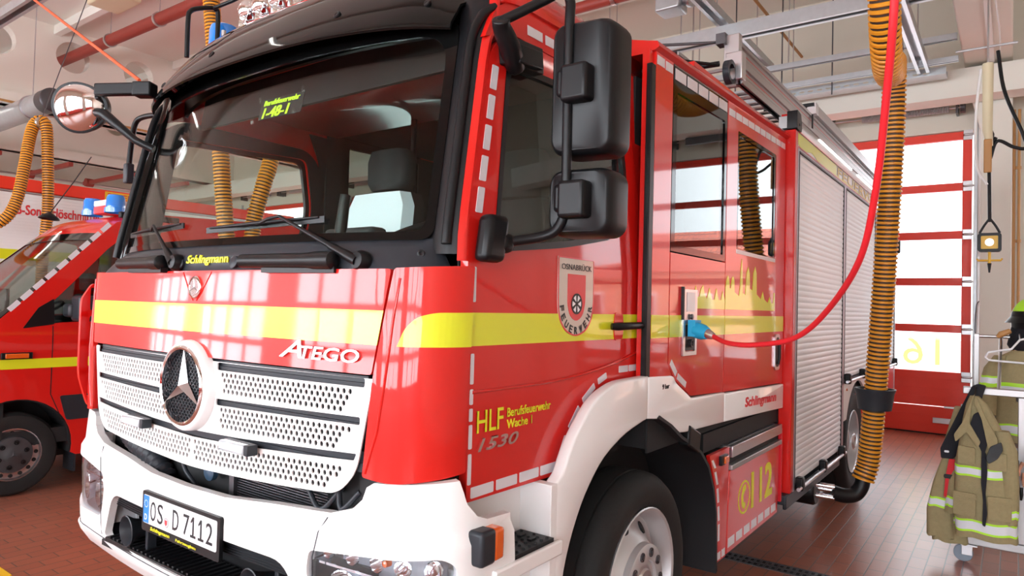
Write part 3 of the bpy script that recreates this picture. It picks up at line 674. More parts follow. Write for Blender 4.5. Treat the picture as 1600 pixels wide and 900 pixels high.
# A pillars
def door_front_y(z): return interp(z, [(1.1,.285),(1.93,.262),(2.0,.270),(2.60,.385),(2.70,.44)])
for sg in (1, -1):
    def AP(u, v, w_):
        x0, z0 = 1.012-.058*(v-1.90), v; p = Vector((sg*x0, yws(x0, v)+.004, v)); q = Vector((sg*(sx(v)), door_front_y(v)-.012, v))
        c = p*(1-u)+q*u; bul = .030*math.sin(PI*u); return (c.x+sg*bul*.35, c.y-bul*.8+w_, c.z)
    m = MB(); m.slab(AP, lin(0, .80, 8), lin(1.90, 2.78, 12), .012); ap = m.build('pillar_trim', BLK if sg > 0 else GLB, FE, smooth=40)
    m = MB(); m.slab(AP, lin(.805, 1, 4), lin(1.88, 2.78, 12), .012); m.build('pillar_strip', RED, ap, smooth=40)['label'] = 'red edge of the A-pillar'
    ap['label'] = 'black A-pillar trim'
    m = MB(); m.tube(spline([Vector(AP(.56, z, -.006)) for z in (1.93, 2.0, 2.2, 2.45, 2.62)]+[Vector((sg*1.060,.385,2.705)), Vector((sg*1.075,.43,2.745))], 5), .016, 10); m.build('drip_rail', BLK, ap, smooth=50)
# sign behind the glass
def SG(u, v, w_): x = .055+.26*u; z = 2.455+.085*v; return (x, yws(x, z)+.035-w_, z)
m = MB(); m.flat([(0,0),(1,0),(1,1),(0,1)], [], .003, SG); sgn = m.build('call_sign_board', INK, FE)
m = MB(); m.text('Berufsfeuerwehr', lambda u,v,w_: SG(u, v, w_*.5+.003), .08, .66, .84, .26, .002, shear=.15, bold=.02); m.text('1-48-1', lambda u,v,w_: SG(u, v, w_*.5+.003), .10, .04, .62, .50, .002, shear=.15, bold=.02); m.build('call_sign_text', mat('call_sign_yellow', (.55,.85,.02), .5), sgn)['label'] = 'lime call sign lettering'
m = MB()
for u, v in ((0,1.0),(1,1.05),(.9,.05),(-.1,.0)): p = Vector(SG(u, v, .004)); m.lathe(p, (0,-1,0), [(0,.010),(.008,.013),(.010,0)], 12)
m.build('suction_cup', CLR, sgn, smooth=50)
# wipers
def wiper(piv, elbow, ba, bb, nm='wiper'):
    P = [Vector((x, yws(x, z)-o, z)) for (x, z), o in ((elbow,.035),(ba,.012),(bb,.012))]
    pv = Vector(CWp(piv[0], piv[1], .028))
    m = MB(); m.lathe(pv+Vector((0,.03,0)), (0,-1,.1), [(0,.034),(.02,.034),(.035,.026),(.04,.0)], 18); wp = m.build(nm, BLK, FE, smooth=40)
    m = MB(); d = (P[0]-pv); m.tube([pv, pv+d*.12, pv+d*.32], [.017,.017,.013], 8); m.tube([pv+d*.3, pv+d*.7, P[0]], [.010,.007,.006], 8)
    c = (P[1]+P[2])/2; m.tube([P[0], P[0]*.5+c*.5+Vector((0,-.01,.006)), c+Vector((0,-.018,0))], .006, 8); m.build('wiper_arm', BLK, wp, smooth=50)
    m = MB(); m.beam(P[1], P[2], .006, .022, up=(0,0,1)); e = (P[2]-P[1]); m.tube([P[1]+e*.04+Vector((0,-.004,.008)), c+Vector((0,-.02,.006)), P[2]-e*.04+Vector((0,-.004,.008))], [.004,.008,.004], 8); m.build('wiper_blade', BLK, wp, smooth=50)
wiper((.80,1.872), (.43,2.035), (-.03,2.005), (.62,2.020))
wiper((-.165,1.880), (-.46,2.045), (-.90,2.030), (-.22,2.035))
# --- sun visor
VP = [(.140,2.668),(.146,2.690),(.190,2.765),(.250,2.850),(.315,2.925),(.390,2.985),(.47,3.03)]
def VS(u, k, w_):
    y, z = VP[k]; a = abs(u); q = a**2.6; e = max(0, a-.8)/.2
    return (u*.985, y+.145*q+.03*e*e-w_*.6, z-.02*q-.05*e*e*(1 if k > 2 else 0)+w_*.6)
m = MB(); m.slab(lambda u, k, w_: VS(u, int(k), w_), lin(-1, 1, 41), range(len(VP)), .010); vis = m.build('sun_visor', GLB, FE, smooth=50); vis['label'] = 'glossy black sun visor over the windscreen'
for u in (-.82,-.25,.54,.90):
    p = Vector(VS(u, 2, .006)); m = MB(); m.lathe(p, (0,-1,.45), [(0,.016),(.006,.016),(.008,.010),(.006,.006),(.006,0)], 14); m.build('bolt', BLK, vis, smooth=40)
# --- doors of the cab
door_o = rpoly([(.286,1.137),(.812,1.130),(.882,1.243),(1.045,1.388),(1.23,1.440),(1.488,1.448),(1.482,1.95),(1.435,2.35),(1.375,2.60),(1.28,2.672),(.50,2.672),(.385,2.59),(.268,1.99),(.262,1.92)], [.01,.02,.05,.08,.06,.01,.2,.2,.08,.06,.06,.06,.03,.03], 5)
win_o = rpoly([(.390,1.918),(.83,1.968),(1.20,2.035),(1.315,2.115),(1.350,2.30),(1.285,2.615),(.475,2.575)], [.02,.1,.08,.07,.2,.05,.05], 6)
win_i = rpoly([(.412,1.942),(.83,1.992),(1.18,2.055),(1.290,2.130),(1.322,2.30),(1.262,2.592),(.495,2.552)], [.02,.1,.08,.07,.2,.05,.05], 6)
for sg in (1, -1):
    cv = lin(1.2, 2.6, 9)
    m = MB(); m.flat(door_o, [win_o], .03, SD(sg, -.015), (), cv); dr = m.build('cab_door', RED, FE, smooth=30)
    dr['label'] = 'red cab door with crest and lettering' if sg > 0 else 'red passenger cab door'
    m = MB(); m.flat(win_o, [win_i], .022, SD(sg, -.008), (), cv); m.build('window_seal', BLK, dr, smooth=30)
    m = MB(); m.flat(win_i, [], .004, SD(sg, -.010), (), cv); m.build('window_pane', GLD if sg > 0 else GLS, dr)
    # lower crease of the door
    m = MB(); m.tube(spline([(sg*(1.131), .30, 1.475), (sg*1.133, .8, 1.478), (sg*1.137, 1.2, 1.515), (sg*1.13, 1.47, 1.56)]), .006, 6); m.build('crease', RED, dr, smooth=60)
    m = MB(); m.flat([(.29,1.618),(1.486,1.618),(1.486,1.722),(.285,1.722)], [], .002, SD(sg, .001)); m.build('yellow_stripe', YEL, dr)
    if sg > 0:
        D = lambda o: SD(1, o)
        m = MB()
        def quad(pts): m.flat(rpoly(pts, .004, 2), [], .002, D(.0012))
        for a in (.305,.435,.565,.692): quad([(a,1.146),(a+.115,1.146),(a+.115,1.180),(a,1.180)])
        for p, q in (((.815,1.165),(.873,1.255)),((.892,1.28),(.962,1.352)),((.985,1.372),(1.075,1.425)),((1.10,1.437),(1.17,1.458))):
            d = Vector((q[0]-p[0], q[1]-p[1])).normalized(); nn = Vector((-d.y, d.x))*.026; quad([p, q, (q[0]+nn.x, q[1]+nn.y), (p[0]+nn.x, p[1]+nn.y)])
        for a in (1.275,1.37): quad([(a,1.474),(a+.085,1.474),(a+.085,1.502),(a,1.502)])
        for z0, z1 in ((1.19,1.285),(1.30,1.375),(1.385,1.425),(1.437,1.485),(1.50,1.595),(1.755,1.865)): quad([(.288,z0),(.304,z0),(.304,z1),(.288,z1)])
        for k in range(5):
            z0 = 2.037+.104*k; z1 = z0+.083; quad([(door_front_y(z0)+.022,z0),(door_front_y(z0)+.055,z0),(door_front_y(z1)+.055,z1),(door_front_y(z1)+.022,z1)])
        m.build('reflective_tape', REFL, dr)['label'] = 'dashes of white reflective tape'
        m = MB(); m.text('HLF', D(.002), .326, 1.345, .136, .068, .002, bold=.01); m.text('Berufsfeuerwehr', D(.002), .484, 1.378, .262, .030, .002, bold=.01); m.text('Wache 1', D(.002), .484, 1.340, .145, .029, .002, bold=.01); m.build('lettering', YEL2, dr)['label'] = 'yellow lettering'
        m = MB(); m.text('1530', D(.006), .326, 1.288, .215, .038, .008, shear=.3, bold=.02); m.build('type_lettering', CHR, dr)['label'] = 'chrome type number'
        # crest
        cr = rpoly([(.775,1.935),(1.040,1.935),(1.040,1.76),(1.028,1.70),(.985,1.655),(.907,1.632),(.83,1.655),(.787,1.70),(.775,1.76)], [.002,.002,.05,.05,.05,.06,.05,.05,.05], 4)
        m = MB(); m.flat(cr, [], .003, D(.002)); ct = m.build('crest', CREST, dr); ct['label'] = 'cream shield crest with red centre and wheel'
        def sc(pts, k, cx=.907, cz=1.80): return [(cx+(a-cx)*k, cz+(b3-cz)*k) for a, b3 in pts]
        m = MB(); m.flat(rpoly([(.842,1.872),(.972,1.872),(.972,1.76),(.955,1.715),(.907,1.690),(.859,1.715),(.842,1.76)], [.001,.001,.03,.03,.03,.03,.03], 3), [], .002, D(.0045)); m.build('crest_field', CREDM, ct)
        m = MB(); m.flat(cr, [sc(cr, .965)], .002, lambda u,v,w_: D(.0042)(u,v,w_)); m.build('crest_border', CREDM, ct)
        m = MB(); m.text('OSNABRÜCK', D(.005), .797, 1.888, .22, .026, .001)
        def arc(txt, cx, cz, R, a0, a1, h):
            for k, ch in enumerate(txt):
                a = math.radians(a0+(a1-a0)*k/(len(txt)-1)); ux, uz = -math.sin(a)*-1, math.cos(a)*-1
                # letters stand on the lower curve, reading left to right
                tx, tz = -math.sin(a), math.cos(a); nx, nz = math.cos(a), math.sin(a)
                def g(u, v, w_, a=a): 
                    uu = u-.011; px_ = cx+R[0]*math.cos(a)+tx*uu-nx*v*1.0; pz_ = cz+R[1]*math.sin(a)+tz*uu-nz*v*1.0; return D(.005)(px_, pz_, w_)
                m.text(ch, g, 0, 0, .020, h, .001, bold=.03)
        arc('FEUERWEHR', .907, 1.755, (.118,.110), 188, 352, .027)
        m.build('crest_lettering', INK, ct)
        m = MB(); cc = (.907, 1.760); m.flat(circ(*cc, .040, n=28), [circ(*cc, .033, n=28)], .002, D(.006)); m.flat(circ(*cc, .010, n=12), [], .002, D(.006))
        for k in range(6): a = PI/6+k*PI/3; dx, dz = math.cos(a), math.sin(a); m.flat([(cc[0]+dx*.008-dz*.003,cc[1]+dz*.008+dx*.003),(cc[0]+dx*.008+dz*.003,cc[1]+dz*.008-dx*.003),(cc[0]+dx*.034+dz*.006,cc[1]+dz*.034-dx*.006),(cc[0]+dx*.034-dz*.006,cc[1]+dz*.034+dx*.006)], [], .002, D(.006))
        m.build('crest_wheel', INK, ct)
        m = MB(); m.flat(circ(*cc, .038, n=28), [], .001, D(.0056)); m.build('crest_disc', PLW, ct)
    # handle
    m = MB(); hb = rpoly([(1.222,1.612),(1.292,1.612),(1.300,1.668),(1.292,1.728),(1.222,1.728),(1.214,1.668)], .02, 4); m.flat(hb, [], .004, SD(sg, .004)); m.build('handle_recess', RED, dr)
    m = MB(); m.tube([(sg*1.150,1.165,1.672),(sg*1.168,1.185,1.672),(sg*1.172,1.30,1.674),(sg*1.168,1.44,1.676),(sg*1.140,1.47,1.676)], [.014,.017,.016,.015,.014], 10); m.build('door_handle', BLK, dr, smooth=50)
# --- cab shell: side pillars, roof, back
for sg in (1, -1):
    m = MB()
    m.flat(rpoly([(1.488,1.44),(1.512,1.44),(1.512,2.80),(.52,2.80),(.42,2.74),(.36,2.62),(.50,2.678),(1.30,2.678),(1.385,2.60),(1.44,2.35),(1.488,1.95)], [0,0,.02,.1,.05,0,.05,.05,.05,.1,.1], 4), [], .02, SD(sg, -.012), (), lin(1.9,2.8,6))
    cs = m.build('cab_side_frame', RED, FE, smooth=30)
    if sg > 0:
        m = MB()
        for k in range(6): a = .60+.115*k; m.flat([(a,2.705+.002*k),(a+.095,2.707+.002*k),(a+.095,2.742+.002*k),(a,2.740+.002*k)], [], .002, SD(1, .0))
        m.build('reflective_tape', REFL, cs)
RS = [(1.098,2.79),(1.090,2.83),(1.070,2.875),(1.02,2.925),(.93,2.965),(.6,3.0),(.2,3.02)]
RS = RS+[(-x, z) for x, z in RS[::-1]]
def roof_y(k, n, front): 
    x = RS[k][0]; return front+.145*abs(x)**2.6
m = MB()
rings = []
for y, dz, fr in ((0.33, -.07, 1), (.40, -.02, 1), (.50, 0, .6), (.8, 0.02, 0), (1.52, .03, 0)):
    rings.append([(x*(1 if not fr else .998), y+(.10*abs(x)**2.6)*fr, z+dz*(1 if z > 2.85 else .3)) for x, z in RS])
m.rings(rings, cap=False); n = len(RS)
roof = m.build('cab_roof', RED, FE, smooth=50)
sol = roof.modifiers.new('thickness', 'SOLIDIFY'); sol.thickness = .012; sol.offset = -1
m = MB(); m.slab(lambda u, v, w_: (u, .34+.145*abs(u)**2.6+w_, v), lin(-1.08, 1.08, 21), [2.70, 2.95], .02); m.build('windscreen_header', BLK, FE, smooth=40)
for sg in (1, -1):   # roof marker lamp
    m = MB(); m.tube([(sg*1.075,.69,2.835),(sg*1.10,.74,2.845),(sg*1.105,.84,2.85),(sg*1.07,.90,2.85)], [.012,.03,.032,.015], 12); ml = m.build('marker_lamp', CLR, FE, smooth=60)
    m = MB(); m.obox((sg*1.062,.79,2.845), (.012,0,0), (0,.10,0), (0,0,.036)); m.build('lamp_base', BLK, ml, bevel=.008)
# --- bumper (white), with cavity and lamp openings
cav = rpoly([(-.700,.700),(.700,.700),(.600,.905),(-.600,.905)], [.03,.03,.07,.07], 5)
def lampo(sg, k=0.0):
    p = [(.712-k,.968+k),(.700-k,.90),(.735-k,.775-k),(1.02,.765-k),(1.215+k,.83),(1.225+k,.985),(1.180+k,1.012+k),(1.0,1.000+k)]
    q = rpoly(p, [.02,.02,.05,.06,.05,.03,.03,.05], 4); return [(sg*a, b3) for a, b3 in (q if sg > 0 else q[::-1])]
half = [(0,1.046),(.26,1.050),(.52,1.072),(.78,1.090),(.870,1.118),(.905,1.150),(.918,1.188),(.945,1.205),(1.02,1.212),(1.235,1.226),(1.250,1.19),(1.262,1.155),(1.30,1.115),(1.345,1.098),(1.46,1.092),(1.47,.60),(1.20,.600),(.6,.605),(0,.61)]
bo = half+[(-a, b3) for a, b3 in half[::-1][1:-1]]
bo = bo[::-1]
m = MB(); m.flat(bo, [cav, lampo(1), lampo(-1)], .03, FB, lin(-.94,.94,17)+[c for k in range(26) for c in (.955+.021*k, -.955-.021*k)], [.66,.685,.69,.72,.80,.9,.95,1.04,1.07,1.10,1.15])
bump = m.build('front_bumper', WHITE, FE, smooth=28); bump['label'] = 'white front bumper'
for xx in (-.745, .74):     # vertical joint lines
    m = MB(); m.tube([FB(xx*.985, z, .0155) for z in (.70,.75,.85,.95)]+[FB(xx*1.01, 1.03, .0155), FB(xx*1.04, 1.075, .0155)], .0018, 5); m.build('joint_line', GREYP, bump)
m = MB(); m.tube([FB(s_, .687, .011) for s_ in lin(-1.4, 1.4, 61)], .003, 5); m.build('lower_joint', GREYP, bump)
# cavity interior
def boxin(mb, x0, x1, y0, y1, z0, z1): mb.box(x0, x1, y0, y1, z0, z1)
m = MB(); m.box(-.70,.70,.20,.22,.66,.93); m.box(-.70,.70,.03,.21,.90,.93); m.box(-.72,-.70,.05,.21,.68,.93); m.box(.70,.72,.05,.21,.68,.93); m.box(-.70,.70,.03,.21,.665,.690); m.build('step_recess', BLK, bump)
for sg in (-1, 1):
    m = MB(); m.slab(lambda u, v, w_: FB(u, v, -.015-w_), lin(sg*.22, sg*.64, 9), lin(.845,.90,2), .02); bz = m.build('louvre_panel', GREYP, bump)
    m = MB()
    for k in range(6): m.tube([FB(u, .850+.009*k, -.012) for u in lin(sg*.22, sg*.63, 7)], .0025, 5)
    m.build('louvre_ribs', BLK, bz)
m = MB(); m.box(-.66,.66,.025,.19,.690,.708)
for k in range(37): x = -.63+.035*k; m.box(x-.007, x+.007, .03, .185, .706, .716)
m.build('step_tread', BLK, bump, bevel=.002)
for xx in (-.46, .42):
    m = MB(); m.lathe((xx, .13, .775), (-.05,-1,0), [(-.03,.0),(-.03,.03),(.04,.034),(.08,.046),(.105,.063),(.110,.064),(.112,.060),(.09,.046),(.05,.034),(.04,.028)], 28); hn = m.build('horn', GREYP, bump, smooth=50)
    m = MB(); m.lathe((xx, .13, .775), (-.05,-1,0), [(.035,.031),(.05,.030),(.07,.022),(.075,.012),(.076,0)], 20); m.build('horn_cone', SATIN, hn, smooth=60)
    m = MB(); m.box(xx+.075, xx+.095, .06, .10, .69, .86); m.build('support_post', GREYP, bump, bevel=.004)
# number plate
PZ = .917
def PL(u, v, w_): return (u, -.002-w_-.10*(v-PZ)*0, v)
m = MB(); m.flat(rrect(-.275,.275,PZ-.085,PZ+.068,.010), [], .014, lambda u,v,w_: PL(u,v,w_)); plate = m.build('number_plate', BLK, FE); plate['label'] = 'number plate in a black holder'
m = MB(); m.flat(rrect(-.26,.26,PZ-.053,PZ+.055,.008), [], .002, lambda u,v,w_: PL(u,v,w_+.0085)); m.build('plate_face', PLW, plate)
m = MB(); m.flat([(-.259,PZ-.051),(-.216,PZ-.051),(-.216,PZ+.053),(-.259,PZ+.053)], [], .002, lambda u,v,w_: PL(u,v,w_+.0092)); eb = m.build('plate_blue_band', EUB, plate)
m = MB()
T = lambda u,v,w_: PL(u,v,w_+.0105)
for ch, x, wd in (('O',-.203,.040),('S',-.149,.040),('D',-.036,.042),('7',.040,.040),('2',.193,.042)):
    m.text(ch, T, x, PZ-.036, wd, .074, .001, bold=.0)
for x in (.090,.142): m.flat([(x,PZ-.036),(x+.036,PZ-.036),(x+.036,PZ-.027),(x+.0225,PZ-.027),(x+.0225,PZ+.038),(x+.0135,PZ+.038),(x,PZ+.020),(x+.003,PZ+.014),(x+.0135,PZ+.024),(x+.0135,PZ-.027),(x,PZ-.027)], [], .001, T)
m.build('plate_characters', INK, plate)
m = MB(); m.text('D', T, -.247, PZ-.040, .018, .022, .001, bold=.02)
for k in range(12): a = 2*PI*k/12; m.flat(circ(-.2375+.013*math.cos(a), PZ+.022+.013*math.sin(a), .002, n=6), [], .001, T)
m.build('band_marks', PLW, eb)
m = MB(); m.flat(circ(-.083,PZ-.022,.0185,n=24), [circ(-.083,PZ-.022,.014,n=24)], .0015, T); sl = m.build('plate_seal', SATIN, plate)
m = MB(); m.flat(circ(-.083,PZ-.022,.014,n=24), [], .001, T); m.build('seal_disc', PLW, sl)
m = MB(); m.flat(rpoly([(-.092,PZ-.012),(-.074,PZ-.012),(-.074,PZ-.026),(-.083,PZ-.034),(-.092,PZ-.026)],.002,2), [], .002, T); m.build('seal_shield', CREDM, sl)
m = MB(); m.text('Schlingmann', T, -.20, PZ-.077, .145, .017, .001, shear=.2, bold=.02); m.text('Fahrzeugbau', T, -.01, PZ-.077, .14, .013, .001, bold=.02); m.build('holder_lettering', YEL2, plate)
m = MB(); m.box(-.24,.24,.006,.05,PZ-.06,PZ+.04); m.build('plate_bracket', BLK, plate)
# headlamps
for sg in (1, -1):
    m = MB(); lo = lampo(sg, .004)
    m.flat(lo, [], .004, lambda u,v,w_: FB(u,v,w_+.004), [sg*a for a in lin(.72,1.22,24)], [.8,.85,.9,.95]); hl = m.build('headlamp', CLR, FE, smooth=40); hl['label'] = 'clear headlamp in the bumper corner %s' % ('below the driver' if sg > 0 else 'below the passenger')
    m = MB(); m.slab(lambda u, v, w_: FB(sg*u, v, -.11-w_), lin(.68,1.26,20), [.74, 1.04], .01)
    for z in (.752, 1.022): m.slab(lambda u, v, w_: FB(sg*u, z+(v*.006), -.005-w_), lin(.69,1.24,20), [0, 1], .11)
    m.slab(lambda u, v, w_: FB(sg*(.690+.004*u), v, -.01-w_), [0, 1], [.75, 1.02], .10)
    m.build('lamp_housing', mat('lamp_silver', (.62,.63,.66), .35, .1), hl)
    m = MB(); m.slab(lambda u, v, w_: FB(sg*u, v, -.012-w_-.10*(1-v)*0), lin(.715,1.215,20), [.925, .933], .05); m.build('lamp_divider', CHR, hl, smooth=40)
    for u0, R, z in ((.83,.070,.850),(1.02,.066,.855)):
        x, y, _ = FB(sg*u0, z, -.10); p = Vector((x, y, z)); q = Vector(FB(sg*u0, z, 0)); d = (q-p).normalized()
        m = MB(); m.lathe(p, d, [(0,.012),(.01,.03),(.03,.05),(.06,R-.006),(.085,R),(.087,R-.004)], 26); bl = m.build('reflector_bowl', CHR, hl, smooth=60)
        m = MB(); m.lathe(p, d, [(.02,.022),(.045,.022),(.055,.014),(.058,0)], 18); m.build('bulb', SATIN, bl, smooth=60)
    m = MB()
    for k in range(5):
        u0 = .76+.10*k; x, y, _ = FB(sg*u0, .968, -.07); p = Vector((x, y, .968)); q = Vector(FB(sg*u0, .968, 0)); d = (q-p).normalized(); m.lathe(p, d, [(0,.0),(.01,.016),(.04,.026),(.05,.028)], 14)
    m.build('upper_reflectors', CHR, hl, smooth=60)
    m = MB(); x, y, _ = FB(sg*1.0, .972, -.035); m.lathe((x, y, .975), (0,-1,0), [(0,.0),(.0,.012),(.02,.010),(.024,0)], 12); m.build('indicator_bulb', AMB, hl, smooth=60)
# things seen in the gap behind the bumper
m = MB(); m.box(-.86,.88,.14,.17,.95,1.24); m.build('bay_backing', ENG, FE)
m = MB()
for k in range(12): m.box(.18,.70,.105,.115,1.02+.009*k,1.0235+.009*k)
m.box(.16,.19,.09,.13,1.0,1.14); m.build('radiator', GUN, FE)
m = MB(); P = spline([(-.68,.11,1.16),(-.55,.09,1.12),(-.40,.09,1.08),(-.30,.10,1.0)], 8); m.tube(P, [.045 if k % 2 else .036 for k in range(len(P))], 12); m.build('ribbed_hose', GREYP, FE, smooth=40)
m = MB(); m.lathe((.02,.11,1.085), (0,-1,0), [(0,.034),(.02,.034),(.024,.028),(.026,0)], 20); m.build('filler_cap', mat('cap_blue', (.03,.06,.10), .4), FE, smooth=40)
m = MB()
for a in (((-.2,.1,1.15),(-.15,.09,1.07),(-.05,.1,1.0)),((.76,.1,1.16),(.80,.08,1.10),(.86,.1,1.16)),((.62,.09,1.13),(.70,.08,1.08),(.78,.1,1.16)),((-.25,.1,1.1),(-.1,.09,1.12),(.1,.1,1.1))): m.tube(spline(a, 6), .009, 8)
m.build('cables', GREYP, FE, smooth=60)
# --- side steps, fenders, wheel wells
FEN = rpoly([(.735,.60),(.750,.79),(.803,.916),(.883,1.036),(1.015,1.156),(1.20,1.229),(1.38,1.262),(1.425,1.268),(1.425,1.455),(1.14,1.452),(.960,1.404),(.805,1.265),(.735,1.155),(.690,1.128),(.690,.60)], [0,.1,.1,.1,.1,.1,.02,0,0,.06,.08,.05,.02,.01,0], 3)
TR1 = rpoly([(1.428,1.268),(1.578,1.250),(1.66,1.215),(1.75,1.165),(1.86,1.152),(2.405,1.135),(2.405,1.300),(1.93,1.312),(1.73,1.405),(1.70,1.438),(1.428,1.450)], [.0,.03,.04,.03,.04,0,0,.02,.02,.02,0], 3)
TR2 = rpoly([(2.413,1.135),(3.600,1.088),(3.605,1.255),(2.413,1.292)], .008, 2)
for sg in (1, -1):
    m = MB(); m.flat(FEN, [], .05, PX(sg, 1.175), bev=.010); fen = m.build('wheel_arch', WHITE, FE, smooth=50)
    fen['label'] = 'white front wheel arch'
    # arch lip going inwards
    pa = [(.738,.60),(.753,.79),(.806,.916),(.886,1.036),(1.018,1.156),(1.20,1.232),(1.422,1.27),(1.50,1.27)]
    m = MB(); m.slab(lambda u, v, w_: (sg*(1.15-v*.40), pa[int(u)][0]+w_*(1 if u < 4 else 0), pa[int(u)][1]+w_*(1 if u >= 4 else 0)), range(len(pa)), [0, 1], -.012); m.build('arch_liner', ENG, fen)
    m = MB(); m.flat(TR1, [], .05, PX(sg, 1.175), bev=.008); t1 = m.build('side_trim', WHITE, FE, smooth=50)
    m = MB(); m.flat(TR2, [], .05, PX(sg, 1.175), bev=.008); t2 = m.build('side_trim', WHITE, FE, smooth=50)
    if sg > 0:
        m = MB(); m.text('Schlingmann', PX(1, 1.2015), 2.765, 1.165, .65, .072, .002, shear=.15, bold=.03, tilt=-.038); m.build('maker_lettering', CREDM, t2)['label'] = 'red lettering'
        m = MB(); m.text('9 bar', PX(1, 1.2015), 1.57, 1.385, .075, .022, .002, bold=.02); m.build('pressure_text', INK, t1)
    # recess, step
    m = MB(); m.box(sg*1.04, sg*1.07, .22, .72, .60, 1.135); m.box(sg*1.04, sg*1.20, .66, .70, .60, 1.13); m.box(sg*1.04, sg*1.205, .28, .69, .885, .925)
    m.flat(rpoly([(.24,.60),(.69,.60),(.69,.905),(.24,.905)],.01,2), [], .02, PX(sg, 1.11)); m.build('step_panel', WHITE, FE, bevel=.012, seg=3)
    m = MB(); m.box(sg*1.215, sg*1.235, .31, .69, .895, .945); sp = m.build('step_edge', WHITE, FE, bevel=.006)
    m = MB(); m.add([(sg*1.075,.44,.925),(sg*1.075,.66,.925),(sg*1.215,.66,.925),(sg*1.215,.335,.925),(sg*1.075,.44,.955),(sg*1.075,.66,.955),(sg*1.215,.66,.955),(sg*1.215,.335,.955)], [(0,1,2,3),(4,7,6,5),(0,4,5,1),(1,5,6,2),(2,6,7,3),(3,7,4,0)])
    for i in range(9):
        for j in range(5):
            x, y = 1.092+.027*j, .36+.035*i+(.017 if j % 2 else 0)
            if y > .45-(x-1.075)*.8 and y < .65: m.lathe((sg*x, y, .955), (0,0,1), [(0,.006),(.006,.005),(.007,0)], 8)
    for x, y, l in ((1.11,.52,.03),(1.15,.50,.03),(1.17,.59,.03),(1.12,.60,.03)): m.obox((sg*x, y, .957), (.008,0,0), (0,l/2,0), (0,0,.005))
    m.build('step_tread', BLK, sp, smooth=40)
    # side indicator
    m = MB(); m.obox((sg*1.215,.262,1.030), (.030,0,0), (0,.035,0), (0,0,.052)); ind = m.build('side_indicator', GREYP, FE, bevel=.012, seg=3)
    m = MB(); m.obox((sg*1.215,.316,1.030), (.028,0,0), (0,.024,0), (0,0,.048)); m.build('amber_lens', AMB, ind, bevel=.010, seg=3)
    # mudguard behind the front wheel
    pm = [(1.52,1.262),(1.66,1.205),(1.80,1.13),(1.90,1.09),(2.05,1.02),(2.16,.93),(2.24,.80),(2.285,.66),(2.30,.50),(2.305,.34)]
    m = MB(); m.slab(lambda u, v, w_: (sg*(1.205-v*.55), pm[int(u)][0]+w_, pm[int(u)][1]+w_*.5), range(len(pm)), [0, .06, 1], .018); m.build('mudguard', MUD, FE, smooth=50)
    m = MB(); m.obox((sg*1.18,1.96,1.105), (.03,0,0), (0,.075,-.03), (0,.01,.05)); m.build('mudguard_bracket', BLK, FE, bevel=.01)
m = MB(); m.box(-.75,.75,.25,3.6,.62,1.12); m.box(-1.1,1.1,2.35,3.6,1.0,1.10); m.build('chassis', ENG, FE)
m = MB(); m.box(-1.02,1.02,.20,1.50,1.10,1.47); m.build('cab_floor', ENG, FE)
m = MB(); m.box(-.85,.85,.75,2.34,.62,1.42); m.box(-1.04,1.04,.95,2.30,1.27,1.42); m.build('wheel_well', ENG, FE)
for sg in (1, -1):
    m = MB(); m.flat(door_o, [win_o], .006, SD(sg, -.040), (), lin(1.2, 2.6, 9)); m.flat([(1.40,1.9),(1.50,1.9),(1.50,2.78),(1.30,2.78),(1.38,2.62),(1.43,2.35)], [], .006, SD(sg, -.030)); m.build('door_lining', DKINT, FE)
m = MB(); m.box(-1.04,1.04,.46,1.52,2.80,2.815); m.build('headliner', DKINT, FE)
